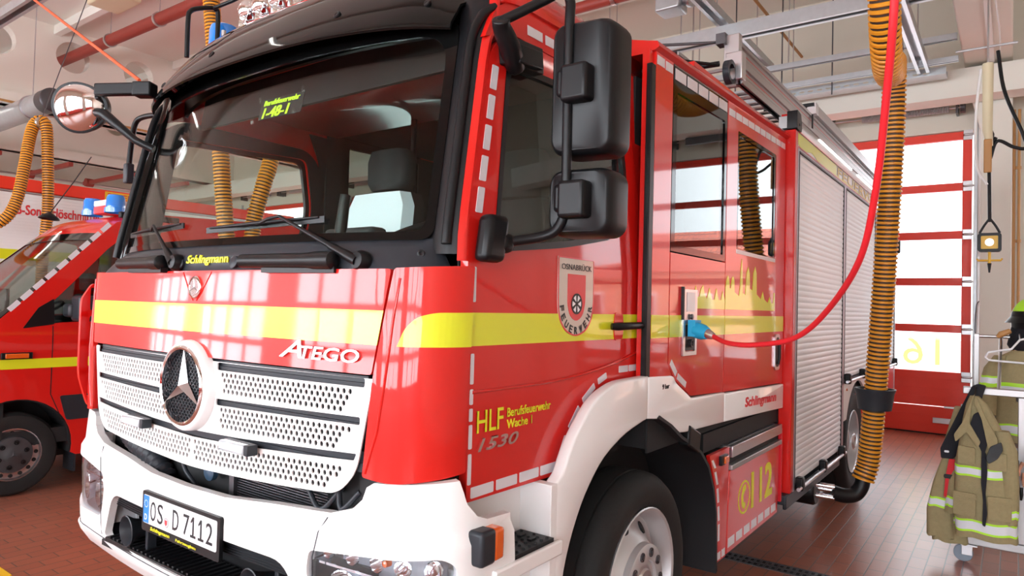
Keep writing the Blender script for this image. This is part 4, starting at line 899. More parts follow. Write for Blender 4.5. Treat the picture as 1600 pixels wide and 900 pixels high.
# --- crew cabin
CX = 1.19
def crest_z(y): return 2.905+.030*(y-1.6)
for sg in (1, -1):
    P_ = PX(sg, CX-.01)
    m = MB(); m.flat([(1.405,1.44),(1.450,1.44),(1.450,2.835),(1.405,2.835)], [], .026, P_); bs = m.build('corner_strip', BLK, FE, bevel=.004)
    m = MB(); m.box(sg*1.145, sg*1.178, 1.41, 1.45, 1.44, 2.90); m.build('cabin_front_post', RED, FE)
    m = MB(); m.flat([(1.455,1.44),(1.695,1.44),(1.645,1.50),(1.645,2.915),(1.455,2.908)], [], .02, P_); fx = m.build('cabin_corner_panel', RED, FE, smooth=30)
    # fixed front panel with flush window
    m = MB(); m.flat([(1.655,1.49),(1.735,1.415),(1.94,1.322),(2.402,1.302),(2.402,2.015),(1.655,2.015)], [], .02, P_); lp = m.build('cabin_side_panel', RED, FE)
    m = MB(); m.flat([(1.655,2.022),(2.402,2.022),(2.402,2.925),(1.655,2.915)], [rpoly([(1.70,2.055),(2.365,2.055),(2.365,2.80),(1.70,2.78)],.015,3)], .018, P_); wf = m.build('cabin_window_frame', GLB, FE)
    m = MB(); m.flat(rpoly([(1.695,2.05),(2.37,2.05),(2.37,2.805),(1.695,2.785)],.015,3), [], .005, P_); m.build('window_pane', GLD, wf)
    wn2 = rpoly([(2.585,2.085),(3.375,2.085),(3.375,2.805),(2.585,2.795)],.02,3)
    m = MB(); m.flat([(2.41,1.300),(3.60,1.262),(3.60,2.962),(2.41,2.925)], [wn2], .02, P_); dr = m.build('crew_door', RED, FE)
    wn3 = rpoly([(2.615,2.115),(3.335,2.115),(3.335,2.780),(2.615,2.770)],.015,3)
    m = MB(); m.flat(wn2, [wn3], .016, P_); m.build('window_seal', GLB, dr)
    m = MB(); m.flat([(2.585,2.082),(3.375,2.082),(3.375,2.105),(2.585,2.105)], [], .024, P_); m.build('window_sill', ALU, dr)
    m = MB(); m.flat(wn3, [], .005, P_); m.build('window_pane', GLD, dr)
    m = MB(); m.flat(rrect(3.385,3.50,1.36,1.60,.03), [rrect(3.405,3.48,1.38,1.58,.025)], .012, PX(sg, CX+.004)); hr = m.build('handle_recess', SATIN, dr)
    m = MB(); m.flat(rrect(3.405,3.48,1.38,1.58,.025), [], .006, PX(sg, CX+.003)); m.build('handle_pocket', INK, hr); m = MB(); m.tube([(sg*1.205,3.44,1.40),(sg*1.212,3.44,1.44),(sg*1.212,3.44,1.53),(sg*1.205,3.44,1.56)], .010, 8); m.build('handle_grip', BLK, hr, smooth=60)
    for nm, par, a, c in (('yellow_stripe', fx, 1.455, 1.645), ('yellow_stripe', lp, 1.655, 2.402), ('yellow_stripe', dr, 2.41, 3.60)):
        m = MB(); m.flat([(a,1.618),(c,1.618),(c,1.722),(a,1.722)], [], .002, PX(sg, CX+.0015)); m.build(nm, YEL, par)
    if sg > 0:
        Q = PX(1, CX+.0015)
        m = MB()
        for k in range(2): a = 1.465+.092*k; m.flat([(a,2.845),(a+.078,2.847),(a+.078,2.888),(a,2.886)], [], .002, Q)
        m.build('reflective_tape', REFL, fx)
        m = MB()
        for k in range(5): a = 1.665+.148*k; m.flat([(a,2.832+.004*k),(a+.130,2.835+.004*k),(a+.130,2.888+.004*k),(a,2.885+.004*k)], [], .002, Q)
        m.build('reflective_tape', REFL, wf)
        m = MB()
        for k in range(10): a = 2.425+.117*k; m.flat([(a,2.848+.0035*k),(a+.10,2.851+.0035*k),(a+.10,2.890+.0035*k),(a,2.887+.0035*k)], [], .002, Q)
        for p, q in (((1.665,1.475),(1.725,1.41)),((1.75,1.40),(1.88,1.335))): pass
        m.build('reflective_tape', REFL, dr)
        m = MB()
        for p, q in (((1.668,1.492),(1.735,1.432)),((1.755,1.418),(1.86,1.368))):
            d = Vector((q[0]-p[0], q[1]-p[1])).normalized(); nn = Vector((-d.y, d.x))*.030; m.flat([p, q, (q[0]+nn.x, q[1]+nn.y), (p[0]+nn.x, p[1]+nn.y)], [], .002, Q)
        m.build('reflective_tape', REFL, lp)
        # skyline silhouettes
        def sky(mb, y0, y1, prof):
            pts = [(y0, 1.757)]; L = y1-y0; pts = [(y0+L*a, 1.757+b3) for a, b3 in prof]; mb.flat([(y0, 1.757)]+pts+[(y1, 1.757)], [], .002, Q)
        m = MB(); sky(m, 1.93, 2.40, [(0,.03),(.04,.03),(.05,.06),(.09,.115),(.13,.06),(.2,.06),(.24,.10),(.3,.12),(.35,.08),(.42,.05),(.5,.11),(.58,.05),(.66,.05),(.72,.11),(.80,.05),(.88,.05),(.93,.10),(1,.05)]); m.build('skyline_decal', YEL, lp)['label'] = 'yellow city skyline silhouette'
        m = MB(); sky(m, 2.41, 3.38, [(0,.12),(.02,.17),(.04,.19),(.06,.17),(.07,.12),(.09,.12),(.11,.18),(.13,.19),(.15,.17),(.16,.10),(.24,.08),(.26,.14),(.27,.24),(.285,.30),(.30,.24),(.31,.10),(.36,.09),(.38,.22),(.41,.26),(.44,.22),(.45,.13),(.50,.12),(.52,.23),(.55,.27),(.58,.23),(.59,.10),(.68,.07),(.72,.12),(.76,.07),(.84,.05),(.88,.09),(.92,.05),(.97,.05),(.98,.12),(1,.12)]); m.build('skyline_decal', YEL, dr)['label'] = 'yellow city skyline silhouette'
        # charging socket panel
        m = MB(); m.flat(rpoly([(1.80,1.525),(1.975,1.525),(1.975,1.850),(1.80,1.850)],.004,2), [rrect(1.825,1.955,1.545,1.68,.01,2)], .010, PX(1, CX+.006)); so = m.build('charging_socket', SATIN, lp, bevel=.002)
        m = MB(); m.flat([(1.79,1.70),(1.80,1.70),(1.80,1.86),(1.79,1.86)], [], .02, PX(1, CX+.005)); m.flat(rrect(1.83,1.95,1.55,1.675,.01,2), [], .006, PX(1, CX+.004)); m.lathe((1.200,1.89,1.585), (1,0,0), [(0,.02),(.012,.02),(.012,.012),(.004,.010)], 14); m.build('socket_well', INK, so)
        m = MB(); m.lathe((1.205,1.885,1.715), (1,0,0), [(0,.014),(.008,.014),(.010,.010),(.010,0)], 14); m.build('lock', GUN, so, smooth=40)
        m = MB(); m.flat([(1.835,1.74),(1.94,1.74),(1.94,1.835),(1.835,1.835)], [], .001, PX(1, CX+.0125)); m.build('notice', PLW, so)
# cabin roof
m = MB(); rg = []
for y in (1.43, 1.53, 2.5, 3.62):
    z = crest_z(y); k = -.02 if y == 1.43 else 0
    half_ = [(1.20,z),(1.215,z+.010),(1.205,z+.035),(1.16,z+.065+k),(1.08,z+.085+k),(.6,z+.10+k),(0,z+.105+k)]
    rg.append([(x, y, zz) for x, zz in half_]+[(-x, y, zz) for x, zz in half_[::-1][1:]]+[(-1.15, y, z-.01), (1.15, y, z-.01)])
m.rings(rg, cap=True); m.build('crew_roof', RED, FE, smooth=40)
m = MB(); m.box(-1.18,1.18,3.585,3.61,1.1,2.95); m.build('cabin_back_wall', RED, FE)
m = MB(); m.box(-1.165,-1.155,1.51,3.58,1.1,2.0); m.box(1.150,1.160,1.51,3.58,1.1,2.0); m.box(-1.14,1.14,1.53,3.57,2.84,2.855); m.box(-1.15,1.15,3.56,3.58,1.1,2.85)
for sg in (1, -1):
    m.flat([(1.53,1.1),(3.57,1.1),(3.57,2.84),(1.53,2.84)], [rpoly([(1.70,2.055),(2.365,2.055),(2.365,2.80),(1.70,2.78)],.015,3), rpoly([(2.585,2.085),(3.375,2.085),(3.375,2.805),(2.585,2.795)],.02,3)], .008, PX(sg, CX-.035)); m.box(sg*1.06, sg*1.10, 1.44, 1.56, 1.45, 2.80)
m.build('cabin_lining', DKINT, FE)
m = MB(); m.box(-1.15,1.15,1.5,3.58,1.12,1.30); m.build('cabin_floor', ENG, FE)
# ---------------------------------------------------------------- equipment body
BX = 1.25; B0, B1 = 3.62, 8.70
m = MB(); m.box(-1.20,1.20,B0+.02,B1,.95,3.05); m.box(-1.20,1.20,B0+.02,5.40,.55,.95); m.build('body_box', ENG, FE)
for sg in (1, -1):
    P_ = PX(sg, BX-.02)
    m = MB(); m.box(sg*1.16, sg*1.25, B0, B0+.075, .50, 3.03); m.build('body_front_post', RED, FE, bevel=.008)
    m = MB(); m.flat(rpoly([(B0,3.03),(B0+.13,3.03),(B0+.13,3.10),(B0+.10,3.155),(B0,3.165)],.012,3), [], .07, PX(sg, 1.225)); m.lathe((sg*1.262,B0+.06,3.07), (1,0,0), [(0,.010),(.003,.010),(.003,0)], 10); m.build('gutter_end_cap', BLK, FE, bevel=.01)
    # upper band
    m = MB(); m.flat([(B0+.075,2.915),(B1,2.915),(B1,3.03),(B0+.075,3.03)], [], .03, P_); bd = m.build('upper_band', WHITE, FE)
    if sg > 0:
        m = MB(); zt, zb = 3.022, 2.93
        m.flat([(3.71,2.94),(3.80,2.925),(3.95,2.93),(4.10,2.955),(4.18,2.95),(4.30,2.93),(5.0,2.93),(5.0,zt),(3.71,zt)], [], .002, PX(1, BX-.0035)); m.flat([(5.0,2.93),(8.6,2.93),(8.6,2.94),(5.0,2.94)], [], .002, PX(1, BX-.0035)); m.build('yellow_band', YEL, bd)
        m = MB(); m.text('FEUERWEHR', PX(1, BX-.003), 5.05, 2.94, 2.6, .075, .002, bold=.03); m.build('band_lettering', mat('ochre_lettering', (.62,.42,.03), .4), bd)
        m = MB(); m.box(1.251,1.2525,B0+.075,B1,3.026,3.034); m.box(1.2502,1.2520,B0+.075,B1,2.915,2.925); m.build('red_pinstripe', CREDM, bd)
    # rolled gutter / awning rail
    m = MB(); gp = [(1.10,3.03),(1.252,3.03),(1.262,3.06),(1.250,3.11),(1.215,3.15),(1.16,3.165),(1.10,3.165)]
    m.rings([[(sg*x, B0+.13, z) for x, z in gp], [(sg*x, B1, z) for x, z in gp]]); m.build('roof_gutter', ALU, FE, smooth=40)
    m = MB(); m.box(sg*1.247, sg*1.262, 4.3, 5.6, 3.085, 3.10); m.box(sg*1.247, sg*1.262, 5.9, 7.6, 3.085, 3.10); m.build('scene_light_strip', LAMPW if sg > 0 else WHITE, FE)
    # shutters
    def shutter(y0, y1, z0, z1):
        mm = MB(); n = int((z1-z0)/.042); 
        for k in range(n):
            a = z0+(z1-z0)*k/n; c = z0+(z1-z0)*(k+1)/n
            mm.rings([[(sg*(BX-.035), yy, a), (sg*(BX-.007), yy, a), (sg*(BX-.007), yy, a+.003), (sg*(BX-.004), yy, a+.012), (sg*(BX-.003), yy, (a+c)/2), (sg*(BX-.004), yy, c-.006), (sg*(BX-.007), yy, c), (sg*(BX-.035), yy, c)] for yy in (y0, y1)])
        s_ = mm.build('roller_shutter', SHUT, FE, smooth=30); s_['label'] = 'silver slatted roller shutter'
        mm = MB()
        for yy in (y0-.008, y1): mm.box(sg*(BX-.03), sg*(BX+.003), yy, yy+.008, z0, z1)
        mm.box(sg*(BX-.03), sg*(BX+.004), y0, y1, z1, z1+.012); mm.build('guide_rail', INK, s_)
        # lifting bar
        mm = MB(); mm.cyl((sg*(BX+.035), y0-.04, z0-.025), (sg*(BX+.035), y1+.04, z0-.025), .013, 10); lb = mm.build('lifting_bar', SATIN, s_, smooth=50)
        for yy in [y0+.06]+([(y0+y1)/2] if y1-y0 > 1 else [])+[y1-.06]:
            mm = MB(); mm.box(sg*(BX-.005), sg*(BX+.05), yy-.035, yy+.035, z0-.05, z0+.045); mm.build('bar_bracket', BLK, s_, bevel=.012)
    shutter(3.74, 5.32, .545, 2.885); shutter(5.43, 7.05, 1.165, 2.885); shutter(7.14, 8.60, 1.165, 2.885)
    m = MB()
    for a, c, z in ((3.695,3.732,.50),(5.328,5.422,.50),(7.058,7.132,1.1),(8.61,8.70,.8)): m.box(sg*(BX-.03), sg*BX, a, c, z, 2.915)
    m.box(sg*(BX-.03), sg*(BX-.002), 3.695, 8.7, 2.897, 2.916)
    m.box(sg*(BX-.03), sg*BX, 5.43, 8.7, 1.12, 1.15)
    m.build('body_frame', mat('frame_mauve', (.36,.30,.34), .4, .5) if sg > 0 else ALU, FE)
    m = MB(); ac = 6.12; arch = [(5.43,.78),(5.50,.78)]+[(ac+.62*math.cos(math.radians(t)), .50+.60*math.sin(math.radians(t))) for t in range(152, 27, -8)]+[(6.78,.78),(7.6,.78),(7.6,1.118),(5.43,1.118)]
    m.flat(arch[::-1], [], .02, PX(sg, BX-.012)); lp = m.build('rear_wheel_panel', WHITE, FE)
    m = MB(); m.flat([(7.6,.62),(8.7,.62),(8.7,1.118),(7.6,1.118)], [], .02, PX(sg, BX-.012)); rp = m.build('rear_side_panel', RED, FE)
    m = MB(); m.flat([(7.7,.66),(8.6,.66),(8.6,.76),(7.7,.76)], [], .002, PX(sg, BX)); m.build('yellow_stripe', YEL, rp)
    m = MB(); m.lathe((sg*BX,5.56,1.055), (sg,0,0), [(0,.012),(.008,.010),(.008,0)], 12); m.build('side_lamp', AMB, lp)
    m = MB(); m.box(sg*1.245, sg*1.30, 8.66, 8.72, 2.55, 2.72); m.build('rear_camera', BLK, FE, bevel=.015)
    # sill under the first shutter
    m = MB(); m.box(sg*1.05, sg*1.235, 3.56, 5.34, .43, .50); m.box(sg*1.215, sg*1.24, 3.56, 5.34, .40, .50); m.build('lower_sill', GREYP, FE, bevel=.01)
# ---------------------------------------------------------------- 112 equipment box with step
for sg in (1, -1):
    Q = PX(sg, 1.19)
    m = MB(); m.box(sg*.85, sg*1.185, 2.36, 3.53, .42, .965); m.build('locker_body', ENG, FE)
    m = MB(); m.flat(rpoly([(2.325,.39),(2.465,.39),(2.50,.985),(2.19,.985),(2.24,.90),(2.30,.75),(2.325,.58)], [.0,0,.01,.01,.05,.05,.05], 3), [], .02, Q); lf = m.build('locker_end_panel', RED, FE)
    m = MB(); m.flat([(2.475,.395),(3.49,.398),(3.515,.850),(2.51,.850)], [], .022, Q); lk = m.build('locker_flap', RED, FE, bevel=.004)
    m = MB(); m.box(sg*1.185, sg*1.218, 2.505, 3.52, .855, .885); m.build('flap_handle_rail', ALU, lk, bevel=.004)
    st = MB(); st.box(sg*.90, sg*1.205, 2.515, 3.53, .968, .985); st.box(sg*1.195, sg*1.215, 2.515, 3.53, .925, .988); s2 = st.build('step_plate', SATIN, FE, bevel=.003)
    mm = MB()
    for i in range(7):
        for j in range(34): mm.box(sg*(.93+.037*i), sg*(.955+.037*i), 2.54+.029*j, 2.555+.029*j, .985, .989)
    mm.build('tread_ribs', GUN, s2)
    m = MB(); m.box(sg*1.19, sg*1.21, 3.535, 3.56, .46, .955); m.build('locker_edge', CREDM, FE)
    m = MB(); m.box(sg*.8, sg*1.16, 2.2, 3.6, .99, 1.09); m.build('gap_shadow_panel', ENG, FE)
    m = MB(); m.obox((sg*1.205,2.385,.935), (.012,0,0), (0,.052,0), (0,0,.026)); mk = m.build('marker_light', BLK, lf, bevel=.004); 
    m = MB(); m.obox((sg*1.214,2.40,.935), (.012,0,0), (0,.030,0), (0,0,.019)); m.build('amber_lens', AMB, mk, bevel=.004)
    if sg > 0:
        Q2 = PX(1, 1.2015)
        m = MB()
        for k in range(7): a = 2.50+.140*k; m.flat([(a,.425),(a+.105,.425),(a+.105,.475),(a,.475)], [], .002, Q2)
        m.build('reflective_tape', REFL, lk)
        m = MB(); m.flat([(2.335,.40),(2.38,.40),(2.38,.44),(2.335,.44)], [], .002, PX(1,1.2005)); m.flat([(2.40,.40),(2.45,.40),(2.45,.44),(2.40,.44)], [], .002, PX(1,1.2005))
        pe = [(2.215,.965),(2.262,.895),(2.300,.80),(2.318,.70),(2.330,.60),(2.332,.49)]
        for (a, b3), (c, d) in zip(pe, pe[1:]): m.flat([(a+.004,b3-.010),(c+.002,d+.012),(c+.028,d+.012),(a+.030,b3-.010)], [], .002, PX(1,1.2005))
        m.build('reflective_tape', REFL, lf)
        # phone sign and number
        m = MB(); m.flat(circ(2.775,.650,.110,.098,n=36), [circ(2.775,.650,.098,.086,n=36)], .002, Q2)
        m.flat(rpoly([(2.80,.725),(2.755,.715),(2.72,.66),(2.735,.60),(2.775,.575),(2.80,.60),(2.785,.622),(2.765,.615),(2.755,.655),(2.785,.685),(2.805,.688)], .012, 3), [], .002, Q2)
        m.build('phone_symbol', YEL2, lk)
        m = MB(); m.text('112', Q2, 2.915, .560, .43, .205, .002, bold=.035); m.build('number_lettering', YEL2, lk)['label'] = 'large yellow 112'
# ---------------------------------------------------------------- wheels
def wheel(xo, y, z, sg, rear=False, K=1.0):
    o = (sg*xo, y, z); ax = (sg, 0, 0)
    KR = 1.12 if not rear else 1.0
    m = MB(); m.lathe(o, ax, [(-.30,.33),(-.30,.42),(-.27,.47),(-.22,.496),(-.20,.496),(-.198,.485),(-.19,.485),(-.188,.498),(-.10,.498),(-.098,.485),(-.09,.485),(-.088,.496),(-.05,.490),(-.015,.465),(-.002,.44),(.0,.41),(-.004,.38),(-.012,.355),(-.020,.305*KR),(-.04,.30*KR)], 56)
    t = m.build('wheel_tyre', RUB, FE, smooth=40)
    m = MB()
    if not rear: prof = [(-.10,.285),(-.022,.298),(-.012,.305),(-.008,.300),(-.014,.290),(-.05,.278),(-.10,.262),(-.105,.240),(-.08,.205),(-.045,.178),(-.03,.165),(-.028,.165),(-.0,.162),(.004,.155),(.004,.100),(-.01,.096),(-.01,0)]
    else: prof = [(-.03,.292),(-.012,.305),(-.008,.300),(-.016,.288),(-.06,.276),(-.14,.270),(-.17,.25),(-.175,.20),(-.17,.14),(-.15,.13),(-.12,.12),(-.06,.10),(-.055,.07),(-.055,0)]
    prof = [(a, r*KR) for a, r in prof]; m.lathe(o, ax, prof, 48); rm = m.build('wheel_rim', RIM, t, smooth=35)
    for k in range(8 if not rear else 8):
        a = 2*PI*k/8+.2; r = .222*KR if not rear else .225; dx = -.092 if not rear else -.172
        m = MB(); c = Vector(o)+Vector((sg*dx, math.cos(a)*r, math.sin(a)*r)); rad = Vector((0, math.cos(a), math.sin(a))); n = Vector((sg*1, 0, 0))+rad*(.75 if not rear else 0); n.normalize()
        m.lathe(c-n*.004, n, [(0,.030),(.010,.030),(.010,0)], 16); m.build('hand_hole', ENG, rm)
    for k in range(10):
        a = 2*PI*k/10; m = MB(); c = Vector(o)+Vector((sg*(.003 if not rear else -.16), math.cos(a)*.130*KR, math.sin(a)*.130*KR)); m.lathe(c, ax, [(0,.021),(.006,.021),(.006,.016),(-.004,.015),(-.004,.012),(.010,.011),(.012,0)] , 12); m.build('wheel_nut', GUN, rm, smooth=40)
    m = MB(); m.lathe(Vector(o), ax, [(-.008,.09),(-.006,.075),(.004,.068),(.006,.045),(-.004,.04),(-.004,0)], 24); m.build('hub_cap', SATIN, rm, smooth=40)
for sg in (1, -1):
    wheel(1.155, 1.53, .505, sg); wheel(1.225, 6.12, .50, sg, True)
m = MB(); m.cyl((-1.0,1.55,.5),(1.0,1.55,.5),.07,12); m.cyl((-1.0,6.12,.5),(1.0,6.12,.5),.09,12); m.box(-.4,.4,1.0,8.2,.62,.85); m.build('axles_and_frame', ENG, FE)
m = MB(); m.lathe((.95,4.62,.33), (1,0,0), [(-.5,.09),(.0,.09),(.0,.125),(.10,.13),(.24,.13),(.26,.115),(.26,0)], 28); tk = m.build('exhaust_silencer', BLK, FE, smooth=40)
# ---------------------------------------------------------------- mirrors, driver side
m = MB(); m.tube(spline([(1.120,.50,2.545),(1.145,.43,2.590),(1.155,.37,2.635),(1.165,.35,2.655)],5), [.03,.033,.036,.036,.036,.036,.034,.034,.033,.032,.03,.03,.03,.03,.03,.03], 12); m.obox((1.118,.53,2.60),(.025,0,0),(0,.10,.008),(0,-.005,.045)); m.obox((1.150,.52,2.585),(.02,0,0),(0,.07,.008),(0,-.005,.03)); ma = m.build('mirror_bracket', BLK, FE, smooth=40, bevel=.006)
m = MB(); m.tube(spline([(1.150,.355,2.648),(1.20,.40,2.685),(1.26,.46,2.735),(1.305,.495,2.765),(1.325,.505,2.73),(1.328,.50,2.66),(1.328,.50,2.40),(1.330,.50,2.10),(1.325,.50,2.04),(1.30,.49,1.990),(1.26,.47,1.970),(1.20,.42,1.955),(1.165,.38,1.945)], 6), .0165, 12); m.build('mirror_arm', BLK, FE, smooth=50)['label'] = 'black tubular mirror arm'
m = MB(); m.obox((1.165,.335,1.955), (.030,0,0), (.0,.052,0), (0,.012,.075)); m.obox((1.175,.385,1.945), (.025,0,0), (0,.035,0), (0,.003,.032)); m.build('lower_arm_mount', BLK, FE, bevel=.022, seg=3)
def mirror(z0, z1, x0, x1, nm, lab, rz):
    m = MB(); zc = (z0+z1)/2
    rings = []
    for yy, k in ((.490,.86),(.497,.93),(.515,.985),(.545,1.0),(.60,1.0),(.615,.985)):
        rr = rz*k; cx, hw, hh = (x0+x1)/2, (x1-x0)/2*k, (z1-z0)/2*(1-(1-k)*(x1-x0)/(z1-z0)); p = rrect(cx-hw, cx+hw, zc-hh, zc+hh, rr, 6)
        rings.append([(x, yy+.25*(x-cx)**2*(1 if yy < .55 else 0)+.030*((x-x0)/(x1-x0)), z) for x, z in p])
    m.rings(rings); h = m.build(nm, BLK, FE, smooth=40); h['label'] = lab
    m = MB(); cx, hw, hh = (x0+x1)/2, (x1-x0)/2-.015, (z1-z0)/2-.015
    m.flat(rrect(cx-hw, cx+hw, zc-hh, zc+hh, rz*.9), [], .004, lambda u,v,w_: (u, .618+.030*((u-x0)/(x1-x0))+w_, v)); m.build('mirror_glass', CHR, h)
    zz = zc+(.0 if z1-z0 > .3 else 0)
    m = MB(); m.box(x0+.06, x0+.155, .455, .52, zz-.055, zz+.062); m.build('mirror_clamp', BLK, h, bevel=.012, seg=3)
    m = MB(); m.obox((1.329,.497,zz+.01), (.030,0,0), (0,.030,0), (0,0,.045)); m.build('clamp_sleeve', BLK, h, bevel=.014, seg=3)
mirror(2.232, 2.665, 1.262, 1.478, 'mirror_housing', 'large upper driver side mirror housing', .045)
mirror(1.972, 2.190, 1.262, 1.476, 'mirror_housing', 'small lower driver side mirror housing', .045)
# ramp mirror at the passenger corner
def ell(c, r, ax_u, ax_v, ax_n, n=40, prof=None):
    return [[Vector(c)+ax_n*t+ax_u*math.cos(2*PI*k/n)*r*s*.92+ax_v*math.sin(2*PI*k/n)*r*s*.84*(1-.10*math.cos(2*PI*k/n)) for k in range(n)] for t, s in prof]
rc = Vector((-1.285,.10,2.680)); nrm = Vector((.62,-.74,-.22)).normalized(); au = Vector((0,0,1)).cross(nrm).normalized(); av = nrm.cross(au); au2 = (au*.98+av*.18).normalized(); av2 = nrm.cross(au2)
m = MB(); m.rings(ell(rc, .148, au2, av2, nrm, prof=[(-.085,.35),(-.095,.55),(-.075,.80),(-.04,.94),(0,1.0),(.012,1.0),(.014,.95)])); rmr = m.build('ramp_mirror', BLK, FE, smooth=50); rmr['label'] = 'convex ramp mirror on the passenger corner'
m = MB(); m.rings(ell(rc, .138, au2, av2, nrm, prof=[(.010,1.0),(.022,.92),(.034,.78),(.044,.60),(.050,.40),(.053,.2),(.054,.03)])); m.build('mirror_glass', CHR, rmr, smooth=60)
m = MB(); m.beam((-1.17,.12,2.755), (-.93,.25,2.755), .04, .06); m.beam((-.98,.22,2.75), (-.90,.27,2.75), .07, .07); m.build('upper_bracket', BLK, rmr, bevel=.008)
m = MB(); m.tube([(-1.15,.12,2.64),(-1.10,.13,2.63),(-.96,.22,2.50),(-.90,.28,2.46)], [.022,.026,.018,.018], 10); m.build('lower_bracket', BLK, rmr, smooth=50)
m = MB(); m.tube(spline([(-1.14,.46,2.70),(-1.25,.46,2.725),(-1.40,.45,2.73),(-1.455,.44,2.70),(-1.465,.43,2.60),(-1.465,.42,2.46)],5), .015, 10); pm_ = m.build('passenger_mirror_arm', BLK, FE, smooth=50)
m = MB(); m.obox((-1.465,.42,2.42), (.022,0,0), (0,.022,0), (0,0,.055)); m.build('arm_end', GREYP, pm_, bevel=.008)
# ---------------------------------------------------------------- roof gear on the cab
m = MB(); m.tube(spline([(-.93,.44,2.97),(-.93,.44,3.17),(-.93,.45,3.21),(-.93,.48,3.235),(-.93,.56,3.27),(-.93,.585,3.27),(-.93,.60,3.24),(-.93,.60,3.0)],5), .012, 10); m.tube(spline([(-.93,.57,3.27),(-.80,.60,3.29),(-.5,.60,3.29),(-.45,.60,3.2),(-.45,.60,3.0)],4), .010, 8); m.build('roof_guard', BLK, FE, smooth=50)['label'] = 'black tubular guard on the passenger roof corner'
t_ = MB(); t_.lathe((-1.02,.69,2.92), (0,0,1), [(0,.09),(.04,.09),(.04,.08)], 24); bb = t_.build('beacon_base', BLK, FE, smooth=40)
m = MB(); m.lathe((-1.02,.69,2.96), (0,0,1), [(0,.078),(.02,.080),(.24,.076),(.27,.068),(.28,.05),(.28,0)], 28); m.build('beacon_dome', BLUE, bb, smooth=40)['label'] = 'blue rotating beacon dome'
m = MB(); m.tube([(-.60,.56,3.06),(-.25,.54,3.06),(.3,.54,3.06),(.8,.6,3.04)], .014, 8)
for x in (-.8,-.25,.3,.75): m.cyl((x,.56,2.95),(x,.56,3.12),.012,8)
bar = m.build('lamp_bar', SATIN, FE, smooth=50)
for k, x in enumerate((-.49,-.375,-.245,-.10,.15,.30,.45,.60)):
    c = Vector((x, .50, 3.125)); d = Vector((-.35,-.9,.08)).normalized()
    m = MB(); m.lathe(c, d, [(-.05,.0),(-.05,.02),(-.03,.042),(-.01,.052),(0,.056),(.006,.056),(.008,.050),(.020,.047),(.035,.036),(.045,.02),(.048,0)], 26); hl_ = m.build('spot_lamp', CHR, bar, smooth=50)
    m = MB(); m.cyl(c+Vector((0,.02,-.05)), (x,.53,3.06), .01, 8); m.build('lamp_stem', BLK, bar)
for k, x in enumerate((-.50,-.37,-.23,-.08)):
    m = MB(); m.lathe((x,.50,3.045), (-.5,-.8,.1), [(-.06,.015),(-.02,.03),(.03,.045),(.034,.045),(.03,.03),(0,.01),(0,0)], 22); m.build('air_horn', CHR, FE, smooth=50)
# roof rear fixtures around the ladder
m = MB(); m.tube([(.42,1.90,3.05),(.50,2.00,3.22),(1.02,2.72,3.25)], .010, 8); m.tube([(-.6,2.62,3.28),(1.0,2.78,3.28)], .018, 8); m.build('ladder_tackle', BLK, FE, smooth=50)
m = MB(); m.box(-1.15,1.15,2.0,3.6,3.005,3.03)
for sg in (1,-1): m.box(sg*1.10, sg*1.14, B0+.2, B1, 3.16, 3.20)
m.build('roof_deck', RED, FE)
m = MB()
for k in range(5): a = 2.75+.23*k; m.box(1.03,1.09,a,a+.055,3.031,3.036)
m.build('reflective_tape', REFL, FE)
# ---------------------------------------------------------------- cab interior
m = MB()
m.slab(lambda u, v, w_: (u, .18+.13*abs(u)**2+(.50-.10*abs(u))*v, 1.945+.045*math.sin(PI*v)-.03*v-w_), lin(-.98,.98,15), lin(0,1,7), .05); m.box(-.98,.98,.62,.66,1.55,1.91); m.box(-.28,.28,.62,1.5,1.30,1.72); m.build('dashboard', DKINT, FE, smooth=40)
m = MB(); cc_ = Vector((.58,.66,2.02)); nn_ = Vector((0,-.42,.9)).normalized()
u_ = Vector((1,0,0)); v_ = nn_.cross(u_); m.tube([cc_+u_*.215*math.cos(2*PI*k/32)+v_*.215*math.sin(2*PI*k/32) for k in range(32)], .015, 8, closed=True)
for a in (0, PI, -PI/2): m.tube([cc_-nn_*.03, cc_+(u_*math.cos(a)+v_*math.sin(a))*.205], .012, 6)
m.lathe(cc_-nn_*.05, nn_, [(0,.05),(.03,.06),(.04,.05),(.045,0)], 18); m.build('steering_wheel', BLK, FE, smooth=50)
def seat(x, y, label, m1=DKINT, cover=None, z=0.0):
    m = MB(); m.box(x-.25,x+.25,y-.25,y+.22,1.50+z,1.66+z); st_ = m.build('seat', m1, FE, bevel=.04, seg=3)
    m = MB(); m.rings([[(x+hw*a, y+yy+.10*b3, z+zz) for a, b3 in ((-1,-.3),(-.9,-.9),(0,-1),(.9,-.9),(1,-.3),(.9,.7),(0,.8),(-.9,.7))] for zz, hw, yy in ((1.60,.24,.20),(1.75,.25,.22),(2.0,.245,.26),(2.16,.23,.29),(2.24,.19,.30))]); m.build('backrest', m1, st_, smooth=60)
    m = MB(); m.rings([[(x+hw*a, y+.31+.06*b3, z+zz) for a, b3 in ((-1,-.3),(-.8,-1),(0,-1.2),(.8,-1),(1,-.3),(.8,.9),(0,1),(-.8,.9))] for zz, hw in ((2.26,.12),(2.30,.16),(2.42,.165),(2.48,.13))]); m.build('headrest', m1, st_, smooth=60)
    if cover: m = MB(); m.rings([[(x+hw*a*1.02, y+yy+.104*b3-.004, z+zz) for a, b3 in ((-1,-.3),(-.9,-.9),(0,-1),(.9,-.9),(1,-.3),(.9,-.2),(0,-.2),(-.9,-.2))] for zz, hw, yy in ((1.68,.245,.21),(1.85,.25,.235),(2.0,.245,.26),(2.16,.23,.29),(2.235,.19,.30))]); m.build('seat_cover', cover, st_, smooth=60)
